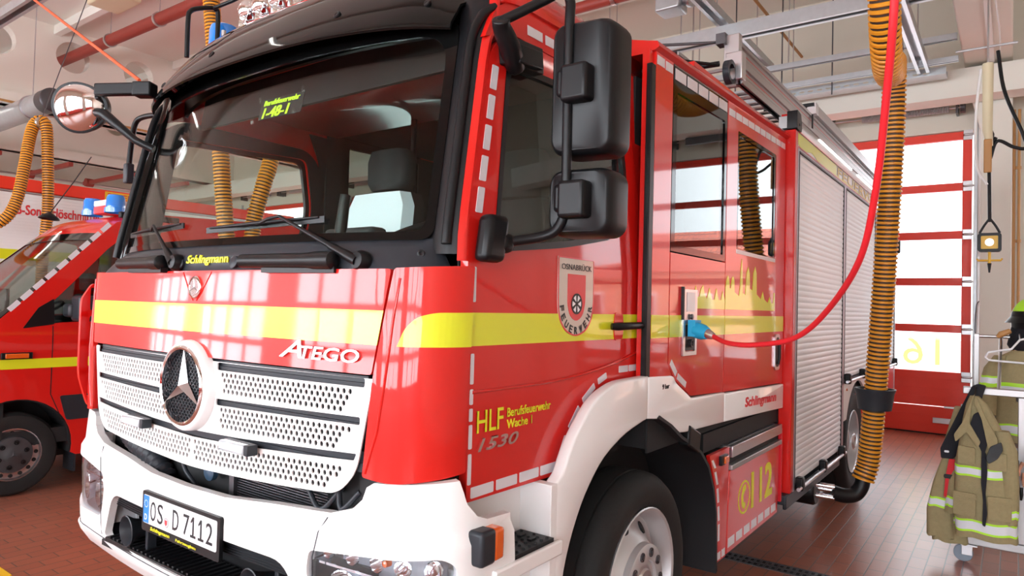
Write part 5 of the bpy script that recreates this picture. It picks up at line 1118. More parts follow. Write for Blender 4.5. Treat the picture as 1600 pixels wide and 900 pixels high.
seat(.58, 1.0, 'driver', DKINT, None); seat(-.30, .98, 'passenger', DKINT, SEATC, .10)
for x in (-.84,-.30,.30,.84): seat(x, 2.75, 'crew', GYINT)
m = MB(); m.obox((-.02,.80,1.98), (.17,0,0), (0,.05,0), (0,0,.11)); m.obox((-.92,1.05,1.98), (.06,0,0), (0,.24,0), (0,0,.05)); m.build('radio_console', GYINT, FE, bevel=.02)
m = MB(); m.tube([(-.90,.92,2.055),(-.90,1.02,2.06),(-.90,1.16,2.065)], [.022,.018,.022], 10); m.build('hand_lamp', mat('safety_orange', (.85,.22,.01), .4), FE, smooth=50)
m = MB(); m.tube([(.16,.55,1.98),(.17,.56,2.06),(.18,.57,2.20)], [.018,.026,.022], 10); m.build('handset', BLK, FE, smooth=50)
m = MB(); m.cyl((.30,1.45,1.5),(.30,1.45,2.86),.018,8); m.cyl((-.30,1.45,1.5),(-.30,1.45,2.86),.018,8); m.build('grab_pole', BLK, FE)
m = MB(); m.flat([(-.5,0),(.5,0),(.45,.16),(-.45,.16)], [], .02, lambda u,v,w_: (u*1.9, .42+.14*abs(u*1.9)**2+w_, 2.62+v)); m.build('overhead_console', DKINT, FE)
# ================================================================ roof ladder
LD = empty('roof_ladder', (.82, 3.0, 3.20), 'aluminium extension ladder lying lengthwise on the fire engine roof', 'ladder')
def lb(m, x, y0, y1, z0, z1): # I-profile rail along y (local)
    m.box(x-.022, x+.022, y0, y1, z0, z0+.022); m.box(x-.022, x+.022, y0, y1, z1-.022, z1); m.box(x-.008, x+.008, y0, y1, z0, z1)
for x, y0, y1, z0, z1, nm in ((.24,-.02,5.4,.0,.13,'lower_rail'),(-.24,-.02,5.4,.0,.13,'lower_rail'),(.20,.0,5.5,.15,.30,'upper_rail'),(-.20,.0,5.5,.15,.30,'upper_rail')):
    m = MB(); lb(m, x, y0, y1, z0, z1); m.box(x-.009, x+.0095, y0, y1, (z0+z1)/2-.004, (z0+z1)/2+.004); r_ = m.build(nm, ALU, LD)
    m = MB(); m.box(x+.0081, x+.0095, y0, y1, (z0+z1)/2+.018, (z0+z1)/2+.024); m.build('red_line', CREDM, r_)
for k in range(18):
    m = MB(); y = .2+.3*k; m.cyl((-.23, y, .065), (.23, y, .065), .014, 8); m.cyl((-.19, y+.1, .225), (.19, y+.1, .225), .014, 8); m.build('rung', ALU, LD)
m = MB(); m.lathe((.21,-.12,.05), (1,0,0), [(-.02,.05),(-.02,.075),(.02,.075),(.02,.05)], 22); m.build('end_roller', GREYP, LD, smooth=40)
m = MB(); m.box(.16,.27,-.06,.02,.02,.20); m.box(.14,.24,-.03,.03,.12,.33); m.build('end_bracket', SATIN, LD, bevel=.006)
m = MB(); m.tube([(.14,-.02,.29),(-.5,-.40,.26),(-.62,-.47,.24)], .010, 8); m.obox((.13,-.03,.30),(.03,0,0),(0,.04,0),(0,0,.035)); m.obox((-.48,-.39,.27),(.03,0,0),(0,.04,0),(0,0,.03)); m.build('locking_rod', GUN, LD)
HL = empty('hook_ladder', (.98, 5.05, 3.505), 'second narrow aluminium ladder on top of the roof ladder', 'ladder')
for x in (.07, -.25):
    m = MB(); m.box(x-.02, x+.02, 0, 3.6, 0, .09); m.build('rail', ALU, HL, bevel=.004)
for k in range(11): m = MB(); m.cyl((-.24, .2+.32*k, .04), (.06, .2+.32*k, .04), .014, 8); m.build('rung', ALU, HL)
m = MB(); m.box(.02,.10,-.06,.02,-.01,.09); m.build('end_plate', SATIN, HL, bevel=.004)
m = MB(); m.box(-.35,.08,-.07,-.03,.06,.09); m.flat([(0,0),(.04,.0),(.02,-.20),(.012,-.20)], [], .012, lambda u,v,w_: (.065+w_, -.02+u-.04, .05+v)); m.build('hook', BLK, HL)
# ================================================================ exhaust hoses
def hose(name, pts, r, label, pitch=.034, n=16, extra=None):
    P = spline(pts, 14); L = [0]
    for a, b3 in zip(P, P[1:]): L.append(L[-1]+(b3-a).length)
    N = int(L[-1]/pitch); mm = MB(); path = []; rad = []
    def at(d):
        for i in range(len(L)-1):
            if d <= L[i+1]: t = (d-L[i])/(L[i+1]-L[i]+1e-9); return P[i]*(1-t)+P[i+1]*t
        return P[-1]
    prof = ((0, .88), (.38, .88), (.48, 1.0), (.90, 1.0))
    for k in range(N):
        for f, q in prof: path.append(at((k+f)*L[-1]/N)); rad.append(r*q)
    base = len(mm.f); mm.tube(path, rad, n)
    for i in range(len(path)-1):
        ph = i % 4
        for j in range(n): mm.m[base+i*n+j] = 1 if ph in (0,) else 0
    t = empty(name, tuple(P[-1])); tag(t, label, 'hose', None)
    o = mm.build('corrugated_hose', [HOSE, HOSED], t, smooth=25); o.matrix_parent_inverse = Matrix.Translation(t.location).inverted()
    return t, P
def child(mb, nm, m, t, **k):
    o = mb.build(nm, m, t, **k); o.matrix_parent_inverse = Matrix.Translation(t.location).inverted(); return o
t, P = hose('exhaust_hose', [(1.74,2.5,4.94),(1.84,2.66,4.4),(1.89,2.80,3.68),(1.885,2.96,3.37),(1.865,3.20,3.25),(1.84,3.50,3.27),(1.81,3.85,3.40),(1.78,4.12,3.54),(1.76,4.30,3.60),(1.745,4.44,3.50),(1.735,4.50,3.20),(1.71,4.55,2.65),(1.66,4.66,1.9),(1.60,4.75,1.1),(1.56,4.78,.62),(1.52,4.76,.43)], .084, 'long orange corrugated exhaust hose with black collar coupled to the fire engine tailpipe')
m = MB(); m.lathe((1.598,4.752,1.0), (0,0,1), [(0,.086),(0,.12),(.13,.138),(.16,.150),(.165,.150),(.165,.140),(.14,.125),(.02,.10),(.02,.086)], 32); child(m, 'safety_collar', GREYP, t, smooth=40)['label'] = 'black collar cup'
m = MB(); m.tube(spline([(1.52,4.76,.46),(1.51,4.75,.38),(1.47,4.72,.315),(1.40,4.68,.30),(1.32,4.64,.32)],6), .058, 16); child(m, 'end_elbow', BLK, t, smooth=50)
m = MB(); 
for a in range(3):
    an = a*2.1; m.cyl((1.20,4.62+.05*math.cos(an),.33+.05*math.sin(an)), (1.34,4.645+.05*math.cos(an),.325+.05*math.sin(an)), .022, 10)
child(m, 'clamp', CHR, t, smooth=40)
m = MB(); m.lathe((1.76,4.28,3.63), (1,.0,0), [(-.05,.10),(-.05,.13),(-.04,.13),(-.035,.105),(.035,.105),(.04,.13),(.05,.13),(.05,.10)], 24); child(m, 'saddle', GREYP, t, smooth=40)
m = MB(); m.tube([(1.76,4.28,3.72),(1.76,4.28,4.95)], .008, 6); m.tube(spline([(1.70,4.28,3.68),(1.72,4.28,3.80),(1.80,4.28,3.80),(1.82,4.28,3.68)],5), .008, 6); child(m, 'support_wire', GUN, t)
t, P = hose('exhaust_hose', [(-7.98,1.2,3.3),(-7.92,1.45,2.8),(-7.86,1.66,2.60),(-7.78,1.80,2.70),(-7.77,1.90,2.95),(-7.80,1.97,3.37),(-7.86,2.04,3.80),(-7.89,2.10,3.98),(-7.86,2.16,4.02),(-7.81,2.20,3.94),(-7.79,2.22,3.6),(-7.79,2.25,2.83),(-7.84,2.23,2.07),(-7.87,2.26,.75)], .070, 'orange corrugated hose looped over a bracket between the van and the container')
m = MB(); m.lathe((-7.85,2.15,3.98), (1,.3,0), [(-.03,.05),(-.03,.085),(.03,.085),(.03,.05)], 16); m.flat([(0,0),(.10,.02),(.04,-.22)], [], .03, lambda u,v,w_: (-7.87+w_, 2.16+u, 3.98+v)); child(m, 'saddle', SATIN, t)
m = MB(); m.tube([(-7.85,2.15,4.02),(-7.85,2.9,6.8)], .006, 6); child(m, 'support_wire', GUN, t)
t, P = hose('exhaust_hose', [(-4.05,2.20,5.35),(-3.98,2.26,4.71),(-3.92,2.33,3.75),(-3.85,2.42,2.51),(-3.83,2.50,2.08),(-3.80,2.60,1.96),(-3.79,2.68,2.12),(-3.80,2.70,2.51),(-3.74,2.76,2.91),(-3.74,2.85,3.26),(-3.76,2.93,3.89),(-3.76,2.93,5.3)], .082, 'orange corrugated hose hanging in a U beyond the cab, seen through the windscreen')
# charging cable
pts = [(1.325,1.845,1.628),(1.42,1.80,1.60),(1.55,1.77,1.60),(1.73,1.71,1.64),(1.88,1.57,1.75),(2.04,1.31,1.93),(2.12,1.11,2.14),(2.18,.90,2.43),(2.21,.78,2.62),(2.235,.68,2.95),(2.24,.62,3.6),(2.24,.60,5.115)]
m = MB(); m.tube(spline(pts, 10), .0115, 12); cb = m.build('charging_cable', CABR, None, smooth=60); tag(cb, 'red charging cable with blue plug arcing from the ceiling to the cab socket', 'cable')
m = MB(); m.tube([(1.212,1.875,1.655),(1.235,1.872,1.652),(1.24,1.870,1.652),(1.275,1.862,1.643),(1.30,1.853,1.637)], [.036,.036,.040,.038,.028], 16); m.box(1.208,1.245,1.835,1.915,1.62,1.70); m.build('plug', PLUG, cb, smooth=40, bevel=.004)['label'] = 'blue plug'
m = MB(); m.tube([(1.298,1.854,1.638),(1.315,1.848,1.632),(1.335,1.842,1.627)], [.024,.022,.015], 12); m.build('gland', SATIN, cb, smooth=40)
# orange cord from the ceiling to the visor
m = MB(); m.tube([(-1.12,.30,2.845),(-3.31,.54,3.89),(-9.0,1.35,6.72)][0:3], .009, 6); thing1(m, 'stretched_cord', CORD, 'thin orange cord stretched from the ceiling down towards the passenger side mirror', 'cord', smooth=60)

# ================================================================ red van
VN = empty('fire_van', (-5.35, 2.8, 0), 'red fire service van with yellow stripe parked left of the fire engine', 'van')
XC = -5.35
def V(mb, nm, m, par=None, **k):
    if par is None: o = mb.build(nm, m, VN, **k); o.matrix_parent_inverse = Matrix.Translation(VN.location).inverted(); return o
    return mb.build(nm, m, par, **k)
def hw(z): return 1.0-.17*max(0, min(1.3, (z-1.35)/1.1))**1.2
def VSD(sg, off=0.0): return lambda u, v, w_: (XC+sg*(hw(v)+w_+off), u, v)
prof = [(-.10,.32),(-.16,.45),(-.17,.75),(-.12,1.00),(.05,1.17),(.72,1.50),(1.14,1.91),(1.56,2.325),(1.70,2.455),(2.15,2.57),(3.5,2.63),(5.6,2.62),(5.76,2.5),(5.80,1.4),(5.80,.40)]
wa = lambda c: [(c+.435*math.cos(math.radians(t)), .40+.435*math.sin(math.radians(t))) for t in range(190, -11, -10)]
side = prof+[(5.0,.33)]+wa(4.55)[::-1]+[(1.35,.30)]+wa(.88)[::-1]
win1 = rpoly([(.93,1.455),(1.20,1.49),(2.02,1.52),(2.02,2.30),(1.78,2.33),(1.62,2.20)], [.02,.02,.05,.06,.06,.04], 4)
win2 = rpoly([(2.25,1.52),(3.5,1.52),(3.5,2.32),(2.25,2.32)], .06); win3 = rpoly([(3.65,1.52),(5.5,1.52),(5.5,2.32),(3.65,2.32)], .06)
for sg in (1, -1):
    m = MB(); m.flat(side, [win1, win2, win3], .03, VSD(sg, -.015), (), lin(1.0,2.5,11)); sd = V(m, 'body_side', RED, smooth=30)
    m = MB()
    for wn in (win2, win3): m.flat(wn, [], .006, VSD(sg, -.012), (), lin(1.5,2.3,5))
    V(m, 'side_window', GLD, sd, smooth=30)
    m = MB(); m.flat(win1, [], .006, VSD(sg, -.012), (), lin(1.5,2.3,5)); V(m, 'door_window', GLD, sd, smooth=30)
    m = MB(); m.flat(rpoly([(.90,1.44),(1.14,1.475),(1.14,1.70),(1.02,1.62)],.01,2), [], .008, VSD(sg, .002), (), lin(1.5,1.7,3)); V(m, 'mirror_triangle', BLK, sd)
    m = MB(); m.flat([(.60,1.095),(5.7,1.095),(5.7,1.178),(.45,1.178)], [], .002, VSD(sg, .0015)); V(m, 'yellow_stripe', YEL, sd)
    m = MB(); m.flat(rpoly([(1.26,.62),(4.10,.62),(4.10,.84),(1.30,.84),(1.20,.84)],.02,2), [], .02, VSD(sg, .004)); V(m, 'lower_cladding', GREYP, sd)
    m = MB()
    for y in (1.13, 2.10, 3.58): 
        z0 = .86; z1 = 2.40 if y > 2 else 1.46; m.add([(XC+sg*(hw(z)+.0012), y+dy, z) for z in lin(z0, z1, 9) for dy in (-.004, .004)], [(2*k, 2*k+1, 2*k+3, 2*k+2) for k in range(8)])
    m.add([(XC+sg*1.0012, 1.13+.10*t+dy, .86-.24*t) for t in (0, 1) for dy in (-.004, .004)], [(0,1,3,2)])
    V(m, 'door_gap', ENG, sd, fix=False)
    # arch lining
    for c in (.88, 4.55):
        pts_ = wa(c); m = MB(); m.slab(lambda u, v, w_: (XC+sg*(.99-v*.33), c+(pts_[int(u)][0]-c)*(1-w_), .40+(pts_[int(u)][1]-.40)*(1-w_)), range(len(pts_)), [0, 1], .03); V(m, 'arch_liner', ENG, sd)
        m = MB(); m.flat(circ(c,.40,.43,n=28), [], .02, PX(0,0) if False else (lambda u,v,w_: (XC+sg*(.64)+w_, u, v))); V(m, 'arch_backing', ENG, sd)
    m = MB(); m.slab(lambda u, v, w_: (XC+sg*(.97-v*.22), 1.345+w_, u), [.14,.62], [0,1], .02); V(m, 'mud_flap', GREYP, sd)
    if sg > 0:
        m = MB()
        def pil(t): return Vector((.775+.85*t, 1.60+.85*t))
        for k in range(9):
            a, c = pil(k/9+.012), pil((k+.80)/9+.012); nn = Vector((.7,-.7))*.042
            m.flat([(a.x,a.y),(c.x,c.y),(c.x+nn.x,c.y+nn.y),(a.x+nn.x,a.y+nn.y)], [], .002, VSD(1,.002), (), lin(1.6,2.5,12))
        m.flat([(.45,1.435),(.70,1.515),(.72,1.475),(.47,1.395)], [], .002, VSD(1,.002)); m.flat([(.10,1.26),(.38,1.38),(.40,1.34),(.12,1.22)], [], .002, VSD(1,.002))
        V(m, 'reflective_tape', REFL, sd)
        m = MB(); m.obox((XC+1.012,.86,1.208), (.014,0,0), (0,.115,0), (0,0,.028)); tl = V(m, 'indicator', BLK, sd, bevel=.006)
        m = MB(); m.obox((XC+1.022,.86,1.208), (.010,0,0), (0,.085,0), (0,0,.020)); V(m, 'amber_lens', AMB, tl, bevel=.004)
    m = MB(); m.obox((XC+sg*1.17,1.30,1.62), (.10,0,0), (0,.07,0), (0,0,.115)); m.obox((XC+sg*1.05,1.25,1.60), (.08,0,0), (0,.05,0), (0,0,.06)); mr = V(m, 'door_mirror', GREYP, sd, bevel=.03, seg=3)
    m = MB(); m.obox((XC+sg*1.17,1.374,1.62), (.085,0,0), (0,.004,0), (0,0,.10)); V(m, 'mirror_glass', CHR, mr)
# skin across the width
def vskin(idx, ins=0.0):
    def f(u, j): 
        y, z = prof[idx[int(j)]]; h = hw(z)-.010; nose = max(0, 1-(y+.2)/2.2); e = abs(u)
        return (XC+u*h, y-(.20*nose)*(1-e**2.4)+.0, z+(.05 if z > 2.45 else .02)*(1-e**2.5)+ins)
    return f
us = lin(-1,1,19)
m = MB(); m.slab(lambda u,v,w_: (lambda p: (p[0],p[1]+w_,p[2]-w_*.3))(vskin([1,2,3,4,5])(u,v)), us, range(5), .02); bn = V(m, 'bonnet', RED, smooth=35)
m = MB(); m.slab(lambda u,v,w_: (lambda p: (p[0],p[1]+w_,p[2]-w_))(vskin([5,6,7])(u,v)), us, range(3), .005); V(m, 'windscreen', GLS, smooth=35)
m = MB(); m.slab(lambda u,v,w_: (lambda p: (p[0],p[1],p[2]-w_))(vskin([7,8,9,10,11,12])(u,v)), us, range(6), .02); rf = V(m, 'roof', RED, smooth=35)
m = MB(); m.slab(lambda u,v,w_: (lambda p: (p[0],p[1]-w_,p[2]))(vskin([12,13,14])(u,v)), us, range(3), .02); V(m, 'rear_doors', RED, smooth=35)
m = MB()
for sg in (-1, 1): m.slab(lambda u,v,w_: (lambda p: (p[0],p[1]-.004+w_,p[2]+.004-w_))(vskin([5,6,7])(sg*(.93+.07*u),v)), lin(0,1,3), range(3), .004)
m.slab(lambda u,v,w_: (lambda p,q: (p[0]*.82+q[0]*.18, p[1]*.82+q[1]*.18-.004+w_, p[2]*.82+q[2]*.18+.004-w_))(vskin([7])(u,0), vskin([6])(u,0)) if v == 0 else (lambda p: (p[0],p[1]-.004+w_,p[2]+.004-w_))(vskin([7])(u,0)), us, [0,1], .004)
m.slab(lambda u,v,w_: (lambda p,q: (p[0]*(1-.1*v)+q[0]*.1*v, p[1]*(1-.1*v)+q[1]*.1*v-.004+w_, p[2]*(1-.1*v)+q[2]*.1*v+.004-w_))(vskin([5])(u,0), vskin([6])(u,0)), us, [0,1], .004)
V(m, 'windscreen_band', GLB, smooth=35)
m = MB(); m.box(XC-.95,XC+.95,.75,.80,.5,1.48); m.box(XC-.94,XC+.94,.5,5.7,.42,.55); m.slab(lambda u,v,w_: (XC+u*.9,.60+.45*v,1.50+.06*math.sin(PI*v)-w_), [-1,1], lin(0,1,5), .08); m.box(XC-.9,XC-.86,.8,5.7,.5,1.5); V(m, 'van_interior', DKINT)
m = MB(); m.box(XC-.45,XC+.05,.95,1.0,1.52,1.78); m.obox((XC+.2,1.0,1.68),(.09,0,0),(0,.02,0),(0,0,.10)); V(m, 'dash_screen', BLK, bevel=.01)
for x in (XC+.45, XC-.5):
    m = MB(); m.box(x-.24,x+.24,1.55,2.0,.9,1.1); m.box(x-.22,x+.22,1.92,2.05,1.1,1.75); m.box(x-.12,x+.12,1.94,2.04,1.78,1.98); V(m, 'van_seat', GYINT, bevel=.04, seg=3)
m = MB(); cc2 = Vector((XC+.45,1.22,1.58)); n2 = Vector((0,-.45,.9)).normalized(); v2 = n2.cross(Vector((1,0,0))); m.tube([cc2+Vector((1,0,0))*.19*math.cos(2*PI*k/28)+v2*.19*math.sin(2*PI*k/28) for k in range(28)], .014, 8, closed=True); m.cyl(cc2-n2*.02, cc2-n2*.25, .03, 8); m.tube([cc2-Vector((.18,0,0)), cc2, cc2+Vector((.18,0,0))], .012, 6); V(m, 'steering_wheel', BLK, smooth=60)
m = MB(); m.cyl((XC+.2,1.0,1.58),(XC+.2,1.0,1.68),.015,8); V(m, 'screen_stalk', BLK)
for y in (1.80, ):
    for x in (-5.38, -4.85):
        m = MB(); m.lathe((x,y+.02,2.575), (0,0,1), [(0,.10),(.05,.10),(.055,.088),(.15,.085),(.18,.07),(.185,0)], 24); V(m, 'blue_beacon', BLUE, smooth=40)
m = MB(); m.box(-5.26,-4.96,1.78,2.0,2.58,2.66); br_ = V(m, 'light_bar', CREDM, bevel=.01); m = MB(); m.box(-5.26,-4.96,1.78,2.0,2.66,2.72); V(m, 'bar_top', PLW, br_, bevel=.01)
m = MB(); m.lathe((-5.75,1.55,2.53), (0,.1,1), [(0,.10),(.02,.09),(.05,.05),(.07,.02),(.07,0)], 16); fb_ = V(m, 'antenna_base', BLK, smooth=50)
m = MB(); m.tube([(-5.75,1.55,2.58),(-5.70,1.75,2.95),(-5.66,1.90,3.25)], .006, 6); V(m, 'antenna_whip', INK, fb_)
m = MB(); m.box(-4.56,-4.50,1.72,2.3,2.50,2.56); V(m, 'roof_rail', BLK, bevel=.01)
m = MB(); m.tube([(-5.0,.62,1.50),(-5.2,.66,1.58),(-5.6,.66,1.60)], .010, 6); V(m, 'wiper', BLK)
def vwheel(y, sg):
    o = Vector((XC+sg*.955, y, .36)); ax = (sg,0,0); m = MB()
    m.lathe(o, ax, [(-.22,.22),(-.22,.32),(-.18,.355),(-.04,.355),(-.005,.33),(.005,.28),(-.005,.225),(-.02,.215)], 44); t_ = V(m, 'wheel_tyre', RUB, smooth=40)
    m = MB(); m.lathe(o, ax, [(-.05,.216),(-.008,.222),(-.006,.215),(-.03,.205),(-.035,.18),(-.020,.150),(-.020,.0)], 40); rm = V(m, 'wheel_rim', SATIN, t_, smooth=40)
    m = MB(); m.lathe(o, ax, [(-.02,.158),(.0,.150),(.012,.10),(.016,.06),(.020,.055),(.020,0)], 36); cp_ = V(m, 'wheel_cap', DRIM, t_, smooth=40)
    for k in range(16):
        a = 2*PI*k/16; m = MB(); c = o+Vector((sg*-.028, math.cos(a)*.183, math.sin(a)*.183)); m.lathe(c, ax, [(-.01,.017),(.002,.017),(.002,0)], 10); V(m, 'rim_hole', ENG, rm)
    for k in range(6):
        a = 2*PI*k/6+.3; m = MB(); c = o+Vector((sg*.004, math.cos(a)*.105, math.sin(a)*.105)); m.lathe(c, ax, [(0,.022),(.012,.020),(.014,.012),(.008,.010),(.008,0)], 12); V(m, 'nut_cap', BLK, cp_, smooth=40)
    m = MB()
    for k in range(3):
        a = PI/2+2*PI*k/3; d = Vector((0, math.cos(a), math.sin(a))); q = Vector((0, -math.sin(a), math.cos(a))); c = o+Vector((sg*.021,0,0)); m.add([c+d*.045, c+q*.006, c-q*.006, c+Vector((sg*.004,0,0))], [(0,1,3),(0,3,2),(1,2,3),(0,2,1)])
    V(m, 'cap_star', DRIM, cp_)
for sg in (1,-1): vwheel(.88, sg); vwheel(4.55, sg)
m = MB(); m.box(XC-.7,XC+.7,.3,5.6,.25,.42); V(m, 'chassis', ENG)

# ================================================================ roll-off container on its truck bed
CT = empty('roll_off_container', (-9.8, 3.0, 0), 'white roll-off container with red frame and red lettering beyond the van', 'container')
def Cc(mb, nm, m, par=None, **k):
    if par is None: o = mb.build(nm, m, CT, **k); o.matrix_parent_inverse = Matrix.Translation(CT.location).inverted(); return o
    return mb.build(nm, m, par, **k)
CXF = -8.6
m = MB(); m.box(-11.05,CXF-.03,-1.5,6.6,1.0,3.30); bx_ = Cc(m, 'box_body', RED)
m = MB(); m.box(-11.08,CXF,-1.55,6.65,3.16,3.33); m.box(CXF-.06,CXF,-1.55,-1.40,1.0,3.2); m.box(CXF-.06,CXF,3.42,3.50,1.0,3.2); m.box(CXF-.06,CXF,6.5,6.65,1.0,3.2); m.box(-11.08,CXF,-1.55,6.65,.95,1.10); Cc(m, 'frame', DRED, bevel=.01)
for a, c in ((-1.40,3.40),(3.52,6.48)):
    m = MB(); m.box(CXF-.03,CXF-.012,a+.02,c-.02,1.12,3.12)
    n = 46; 
    for k in range(n): z = 1.12+2.0*k/n; m.box(CXF-.012,CXF-.006,a+.03,c-.03,z,z+.030)
    sh = Cc(m, 'side_shutter', WHITE); 
    m = MB(); m.box(CXF-.005,CXF-.003,a+.03,c-.03,2.20,2.34); Cc(m, 'yellow_stripe', YEL, sh)
    m = MB(); m.box(CXF-.02,CXF+.0,a,a+.025,1.1,3.15); m.box(CXF-.02,CXF+.0,c-.025,c,1.1,3.15); m.box(CXF-.02,CXF,a,c,3.125,3.15); Cc(m, 'guide_rail', ALU, sh)
m = MB(); m.text('AB-Sonderlöschmittel', PX(1, CXF-.0035) , 2.06, 2.83, 1.15, .135, .002, bold=.02); Cc(m, 'lettering', CREDM, sh)['label'] = 'red lettering'
m = MB(); m.text('FEUERWEHR', PX(1, CXF+.003), 3.32, 3.20, .75, .085, .002, bold=.02); Cc(m, 'frame_lettering', CREDM)
m = MB(); m.box(CXF-.002,CXF+.001,3.28,4.1,3.175,3.31); Cc(m, 'yellow_panel', YELW)
m = MB(); m.box(-10.3,-9.3,-1.3,6.4,.70,.95); Cc(m, 'chassis', ENG)
for y in (-.4, 4.2, 5.4):
    for sg in (-1, 1):
        m = MB(); m.lathe((-9.8+sg*1.1,y,.5), (sg,0,0), [(-.28,.28),(-.28,.46),(-.22,.5),(-.04,.5),(.0,.45),(.0,.36),(-.02,.30),(-.06,.28)], 36); w_t = Cc(m, 'wheel_tyre', RUB, smooth=40)
        m = MB(); m.lathe((-9.8+sg*1.1,y,.5), (sg,0,0), [(-.08,.285),(-.02,.30),(-.10,.26),(-.12,.15),(-.04,.12),(-.04,0)], 30); Cc(m, 'wheel_rim', RIM, w_t, smooth=40)
# wall rail with brackets, far left
t = empty('wall_rail', (-19.6, 4.0, 5.0)); tag(t, 'long steel rail with brackets below the far left girder', 'rail')
m = MB(); m.tube([(0,-2,0),(0,6,0)], .03, 8); m.build('tube', SATIN, t)
for k in range(5):
    m = MB(); y = -1.2+1.5*k; m.beam((0,y,0), (3.0,y,.0), .10, .10); m.lathe((.3,y-.1,0), (0,1,0), [(0,.12),(.2,.12)], 12, cap=True); m.build('bracket', PIPE, t)

# ================================================================ turnout gear rack
RK = empty('clothes_rack', (2.6, 5.0, 0), 'wheeled steel rack holding the turnout clothing at the right edge', 'rack')
def R_(mb, nm, m, par=None, **k):
    if par is None: o = mb.build(nm, m, RK, **k); o.matrix_parent_inverse = Matrix.Translation(RK.location).inverted(); return o
    return mb.build(nm, m, par, **k)
m = MB(); m.box(2.19,3.25,4.58,4.63,1.20,1.25); R_(m, 'top_bar', ALU, bevel=.005)
m = MB(); m.box(2.19,3.25,4.58,4.63,.13,.19); R_(m, 'bottom_rail', ALU, bevel=.005)
m = MB(); m.box(2.51,2.56,4.585,4.625,.19,1.20); R_(m, 'front_post', ALU, bevel=.005)
m = MB(); m.box(2.20,3.25,5.38,5.43,.13,.19); m.box(2.20,2.24,4.6,5.4,.13,.19); m.box(3.21,3.25,4.6,5.4,.13,.19); R_(m, 'base_frame', ALU, bevel=.005)
m = MB(); m.box(2.22,2.26,5.385,5.425,.19,1.62); m.box(3.0,3.04,5.385,5.425,.19,1.62); R_(m, 'rear_post', ALU, bevel=.005)
m = MB(); m.cyl((2.22,5.40,1.60),(3.25,5.40,1.60),.014,10); m.cyl((2.40,4.62,1.22),(2.40,5.40,1.60),.012,8); R_(m, 'hanging_bar', SATIN, smooth=60)
m = MB(); m.box(2.40,3.2,4.9,4.915,.20,.80)
for k in range(7): m.box(2.42+.11*k,2.43+.11*k,4.893,4.90,.20,.80)
R_(m, 'back_sheet', mat('sheet_blue_grey', (.42,.48,.54), .4, .3))
for x, y in ((2.235,4.60),(3.20,4.60),(2.235,5.40),(3.20,5.40)):
    m = MB(); m.box(x-.05,x+.05,y-.035,y+.035,.118,.13); m.box(x-.045,x+.02,y-.022,y-.018,.05,.12); m.box(x-.045,x+.02,y+.018,y+.022,.05,.12); cs_ = R_(m, 'caster', SATIN, bevel=.002)
    m = MB(); m.lathe((x-.035,y-.015,.060), (0,1,0), [(0,.012),(0,.056),(.004,.060),(.026,.060),(.030,.056),(.030,.012)], 24); R_(m, 'caster_wheel', mat('wheel_grey_blue', (.22,.27,.33), .5), cs_, smooth=40)
def garment(name, rows, yc, mats, bands, root, folds=(5, .010), ph=0.0, n=40, open_front=False):
    mm = MB(); z1, z0 = rows[0][0], rows[-1][0]; N = max(8, int((z1-z0)/.014)); rg = []
    tab = lambda z, i: interp(-z, [(-r[0], r[i]) for r in rows])
    for k in range(N+1):
        z = z1+(z0-z1)*k/N; xc_, h, d = tab(z, 1), tab(z, 2), tab(z, 3); yy = yc(z) if callable(yc) else yc; q = (k/N)
        ring = []
        for j in range(n):
            a = 2*PI*j/n; f = 1+folds[1]*10*(.3+q)*(math.sin(folds[0]*a+ph+2.5*z)+.5*math.sin((folds[0]*2+1)*a+ph*2-4*z))*.5+.05*math.sin(9*z+3*a+ph)*.4
            ca, sa = math.cos(a), math.sin(a); e = .75
            ring.append((xc_+h*math.copysign(abs(ca)**e, ca)*(1+(f-1)*.3), yy+d*math.copysign(abs(sa)**e, sa)*f, z+.006*math.sin(6*a+ph)*q))
        rg.append(ring)
    base = len(mm.f); mm.rings(rg)
    for k in range(N):
        z = z1+(z0-z1)*(k+.5)/N; mi = 0
        for b0, b1 in bands:
            if b0 <= z <= b1: mi = 2 if b0+.018 < z < b1-.018 else 1
        for j in range(n): mm.m[base+k*n+j] = mi
    return mm.build(name, mats, root, smooth=60)
def turnout(name, loc, label, cat):
    t = empty(name, loc, label, cat); return t
# front jacket
J = turnout('turnout_jacket', (2.29, 4.44, .25), 'beige turnout jacket with lime and silver bands hanging open at the front of the rack', 'jacket')
TM = [TURN, TLIME, TSILV]
def G(o): o.matrix_parent_inverse = Matrix.Translation(o.parent.location).inverted(); return o
G(garment('jacket_body', [(1.20,2.265,.028,.03),(1.14,2.28,.065,.05),(1.02,2.30,.105,.07),(.90,2.315,.135,.085),(.72,2.315,.165,.09),(.50,2.325,.175,.09),(.23,2.335,.180,.085)], 4.45, TM, [(.645,.725),(.275,.355)], J, ph=.4))
G(garment('sleeve', [(.98,2.42,.045,.05),(.85,2.455,.055,.055),(.62,2.468,.052,.055),(.42,2.47,.050,.05),(.36,2.465,.045,.045)], 4.42, TM, [(.40,.46)], J, ph=1.3, n=20))
G(garment('sleeve', [(.66,2.165,.030,.04),(.60,2.150,.040,.045),(.36,2.135,.045,.055)], lambda z: 4.50+.02*z, TM, [(.40,.48),(.655,.715)], J, ph=2.0, n=20))
def cloth(pts, y, th, nm, m_, par, cu=(), lab=None):
    mm = MB(); mm.flat(rpoly(pts, .012, 3), [], th, lambda u,v,w_: (u, y(u, v)-w_, v), cu, lin(.2,1.2,30)); o = mm.build(nm, m_, par, smooth=50, bevel=.003); 
    if par.type == 'EMPTY': G(o)
    if lab: o['label'] = lab
    return o
